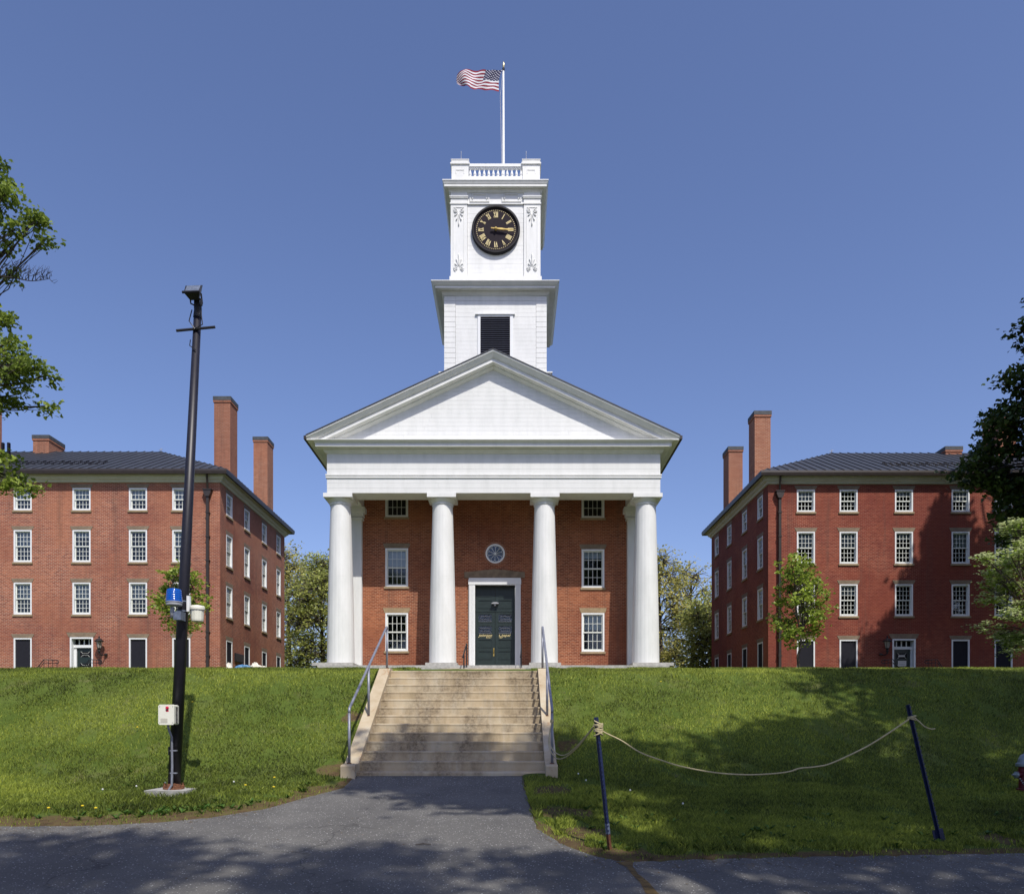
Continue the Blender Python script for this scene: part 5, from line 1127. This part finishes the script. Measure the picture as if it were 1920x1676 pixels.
# ------------------------------------------------------------------ grass
def grass(n, seed):
    r = np.random.RandomState(seed); u = r.uniform(0, 1, n)
    d0, d1 = 8.5, 24.0; y = d0 * (d1 / d0) ** (u ** .92); x = r.uniform(-.70, .70, n) * y
    e = y - Eg(x) + .05 * np.sin(x * 23) + .04 * np.sin(x * 41 + 2); so_ = soilf(x, y) + (np.sin(x * 9 + y * 5) * np.sin(x * 4.1 - y * 7.7)) * .35
    keep = (e > .04) & ~((x > -3.12) & (x < .86) & (y > 13.9) & (y < 18.4)) & ~((x > -2.78) & (x < .6) & (y > 18.0)) & ~((np.hypot(x - PX, y - PY) < .2)) & ~((x > -6.0) & (x < -5.28) & (y > 12.45) & (y < 12.9)) & ((so_ < .48) | (r.uniform(0, 1, n) < .10))
    thin = (np.sin(x * 2.9 + 2 * np.sin(y * 1.7)) * np.sin(y * 3.3 + 1.5 * np.sin(x * 1.9)) + .5 * np.sin(x * 7.1 + y * 4.4)) > .75
    keep &= ~(thin & (r.uniform(0, 1, n) < .72))
    x, y, e, so_ = x[keep], y[keep], e[keep], so_[keep]; n = len(x); z = G(x, y)
    tall = .042 + .035 * np.clip(1.2 - e / 1.6, 0, 1) * (np.sin(x * 3.3) * .5 + .6) + .05 * np.exp(-((x + 5.8) ** 2 + (y - 12.3) ** 2) / .8) + .05 * np.exp(-((x - 1.3) ** 2 + (y - 12.) ** 2) / 1.5)
    tall = np.where(y > 18, .034 + .03 * (np.sin(x * 2.3) * np.sin(x * 5.1 + 1) > .2), tall) * np.where(so_ > .45, .5, 1)
    h = tall * r.uniform(.6, 1.4, n); wd_ = (.0028 + .0004 * y) * r.uniform(.7, 1.3, n); a_ = r.uniform(0, 2 * np.pi, n)
    dx, dy = np.cos(a_) * wd_, np.sin(a_) * wd_ * .3; lx, ly = r.normal(size=(2, n)) * h * .45
    V = np.stack([np.stack([x - dx, y - dy, z - .01], -1), np.stack([x + dx, y + dy, z - .01], -1), np.stack([x + lx * .5 + dx * .6, y + ly * .5, z + h * .6], -1), np.stack([x + lx, y + ly, z + h], -1)], 1)
    pat = .5 + .22 * np.sin(x * 1.1 + np.sin(y * .9) * 2) * np.sin(y * .8 + x * .35) + .12 * np.sin(x * 4.3 + y * 3.1) * np.sin(x * 2.7 - y * 5.2)
    pat = pat + .16 * np.sin(x * .55 + 1.3 * np.sin(y * .6)) + .12 * np.sin(y * 2.1 + .8 * np.sin(x * .9))
    return V, np.clip(pat + r.normal(size=n) * .25, 0, 1.25)
V, tv = grass(640000, 3); me_ = np_mesh('grass', V, 4, tv); me_.materials.append(MATS['grass_blade'])
tag(link('grass', me_, None), 'mown green grass blades covering the bank on both sides of the stairs', 'grass', kind='stuff')
# broad weeds along the edge
r = np.random.RandomState(9); cs_ = []
for k in range(150):
    x = r.uniform(-7.2, 7.5); y = float(Eg(x)) + .35 + abs(r.normal()) * .9
    if -3.4 < x < 1.0: continue
    cs_.append((x, y, float(G(x, y))))
for k in range(30): x, y = r.normal() * .5 - 5.2, 11.3 + r.normal() * .25; cs_.append((x, y, float(G(x, y))))
for k in range(26): x, y = 1.1 + abs(r.normal()) * .5, 11.9 + r.normal() * .8; cs_.append((x, y, float(G(x, y))))
Vs, ts = [], []
for (x, y, z) in cs_:
    for k in range(9):
        a_ = r.uniform(0, 6.28); L = r.uniform(.04, .10); W2 = L * .22; dx, dy = math.cos(a_), math.sin(a_); up = r.uniform(.3, .9) * L
        Vs.append([(x, y, z), (x + dx * L * .5 - dy * W2, y + dy * L * .5 + dx * W2, z + up * .8), (x + dx * L, y + dy * L, z + up), (x + dx * L * .5 + dy * W2, y + dy * L * .5 - dx * W2, z + up * .8)]); ts.append(r.uniform())
me_ = np_mesh('weeds', np.array(Vs), 4, np.array(ts)); me_.materials.append(MATS['weed']); tag(link('weeds', me_, None), 'broad leaved weeds growing along the asphalt edge', 'weeds', kind='stuff')
# dandelions
fy = cm(('flower',), lambda: MB().lathe([(.004, -.01), (.022, 0), (.020, .010), (.005, .014)], n=9), 'dandelion_yellow')
fwm = cm(('seed_head',), lambda: MB().lathe([(.003, -.016), (.012, -.010), (.016, 0), (.012, .010), (.003, .016)], n=9), 'dandelion_white')
stm = cm(('stem',), lambda: MB().tube([(0, 0, -.02), (.004, 0, .05), (0, 0, .11)], .003, 5), 'stem_green')
ds = [(-6.6, 10.95, 0), (-6.2, 11.1, 0), (-5.9, 10.9, 0), (-3.9, 12.6, 0), (-4.4, 12.7, 0), (-4.2, 13.6, 0), (-7.6, 15.6, 0), (-6.6, 12.4, 1), (-6.3, 12.9, 1), (-5.95, 13.2, 1), (-4.7, 13.0, 1), (1.3, 13.4, 1), (1.9, 12.3, 1), (1.2, 13.8, 1), (3.4, 17.5, 0), (-6.9, 16.6, 0), (2.5, 11.2, 1)]
for (x, y, k) in ds:
    z = float(G(x, y)); t = thing('dandelion', 'fluffy white dandelion seed head in the grass' if k else 'small yellow dandelion flower in the grass', 'dandelion', (x, y, z), 'white dandelion seed heads in the lawn' if k else 'yellow dandelions in the lawn')
    M = Matrix.Translation((x, y, z)); link('stem', stm, None, t, M); link('seed_head' if k else 'flower', fwm if k else fy, None, t, Matrix.Translation((x, y, z + .12)))

# leaf litter, grit and a twig on the asphalt
r = np.random.RandomState(21); n = 900; x = r.uniform(-7.5, 7.5, n); y = Eg(x) - np.abs(r.normal(size=n)) * .22 + .02; far = r.uniform(size=n) < .22; y = np.where(far, r.uniform(7, 13, n), y)
ok = y < Eg(x) + .05; cen = np.stack([x, y, P(y) + .012], -1)[ok]
V, tv = leaves(cen, .034, QUAD, 6, None, r); me_ = np_mesh('leaf_litter', V, 4, tv); simple('dry_leaf', (.13, .085, .035), .9, .4, 20, bump=0); me_.materials.append(MATS['dry_leaf'])
tag(link('leaf_litter', me_, None), 'brown leaf litter and grit gathered along the asphalt edge', 'leaf litter', kind='stuff')
tg = MB().tube([(-1.17, 9.36, float(P(9.4)) + .014), (-1.08, 9.38, float(P(9.4)) + .022), (-.98, 9.35, float(P(9.4)) + .016)], [.005, .008, .004], 6).build('twig', 'bark')
tag(tg, 'short brown twig lying on the asphalt before the stairs', 'twig')
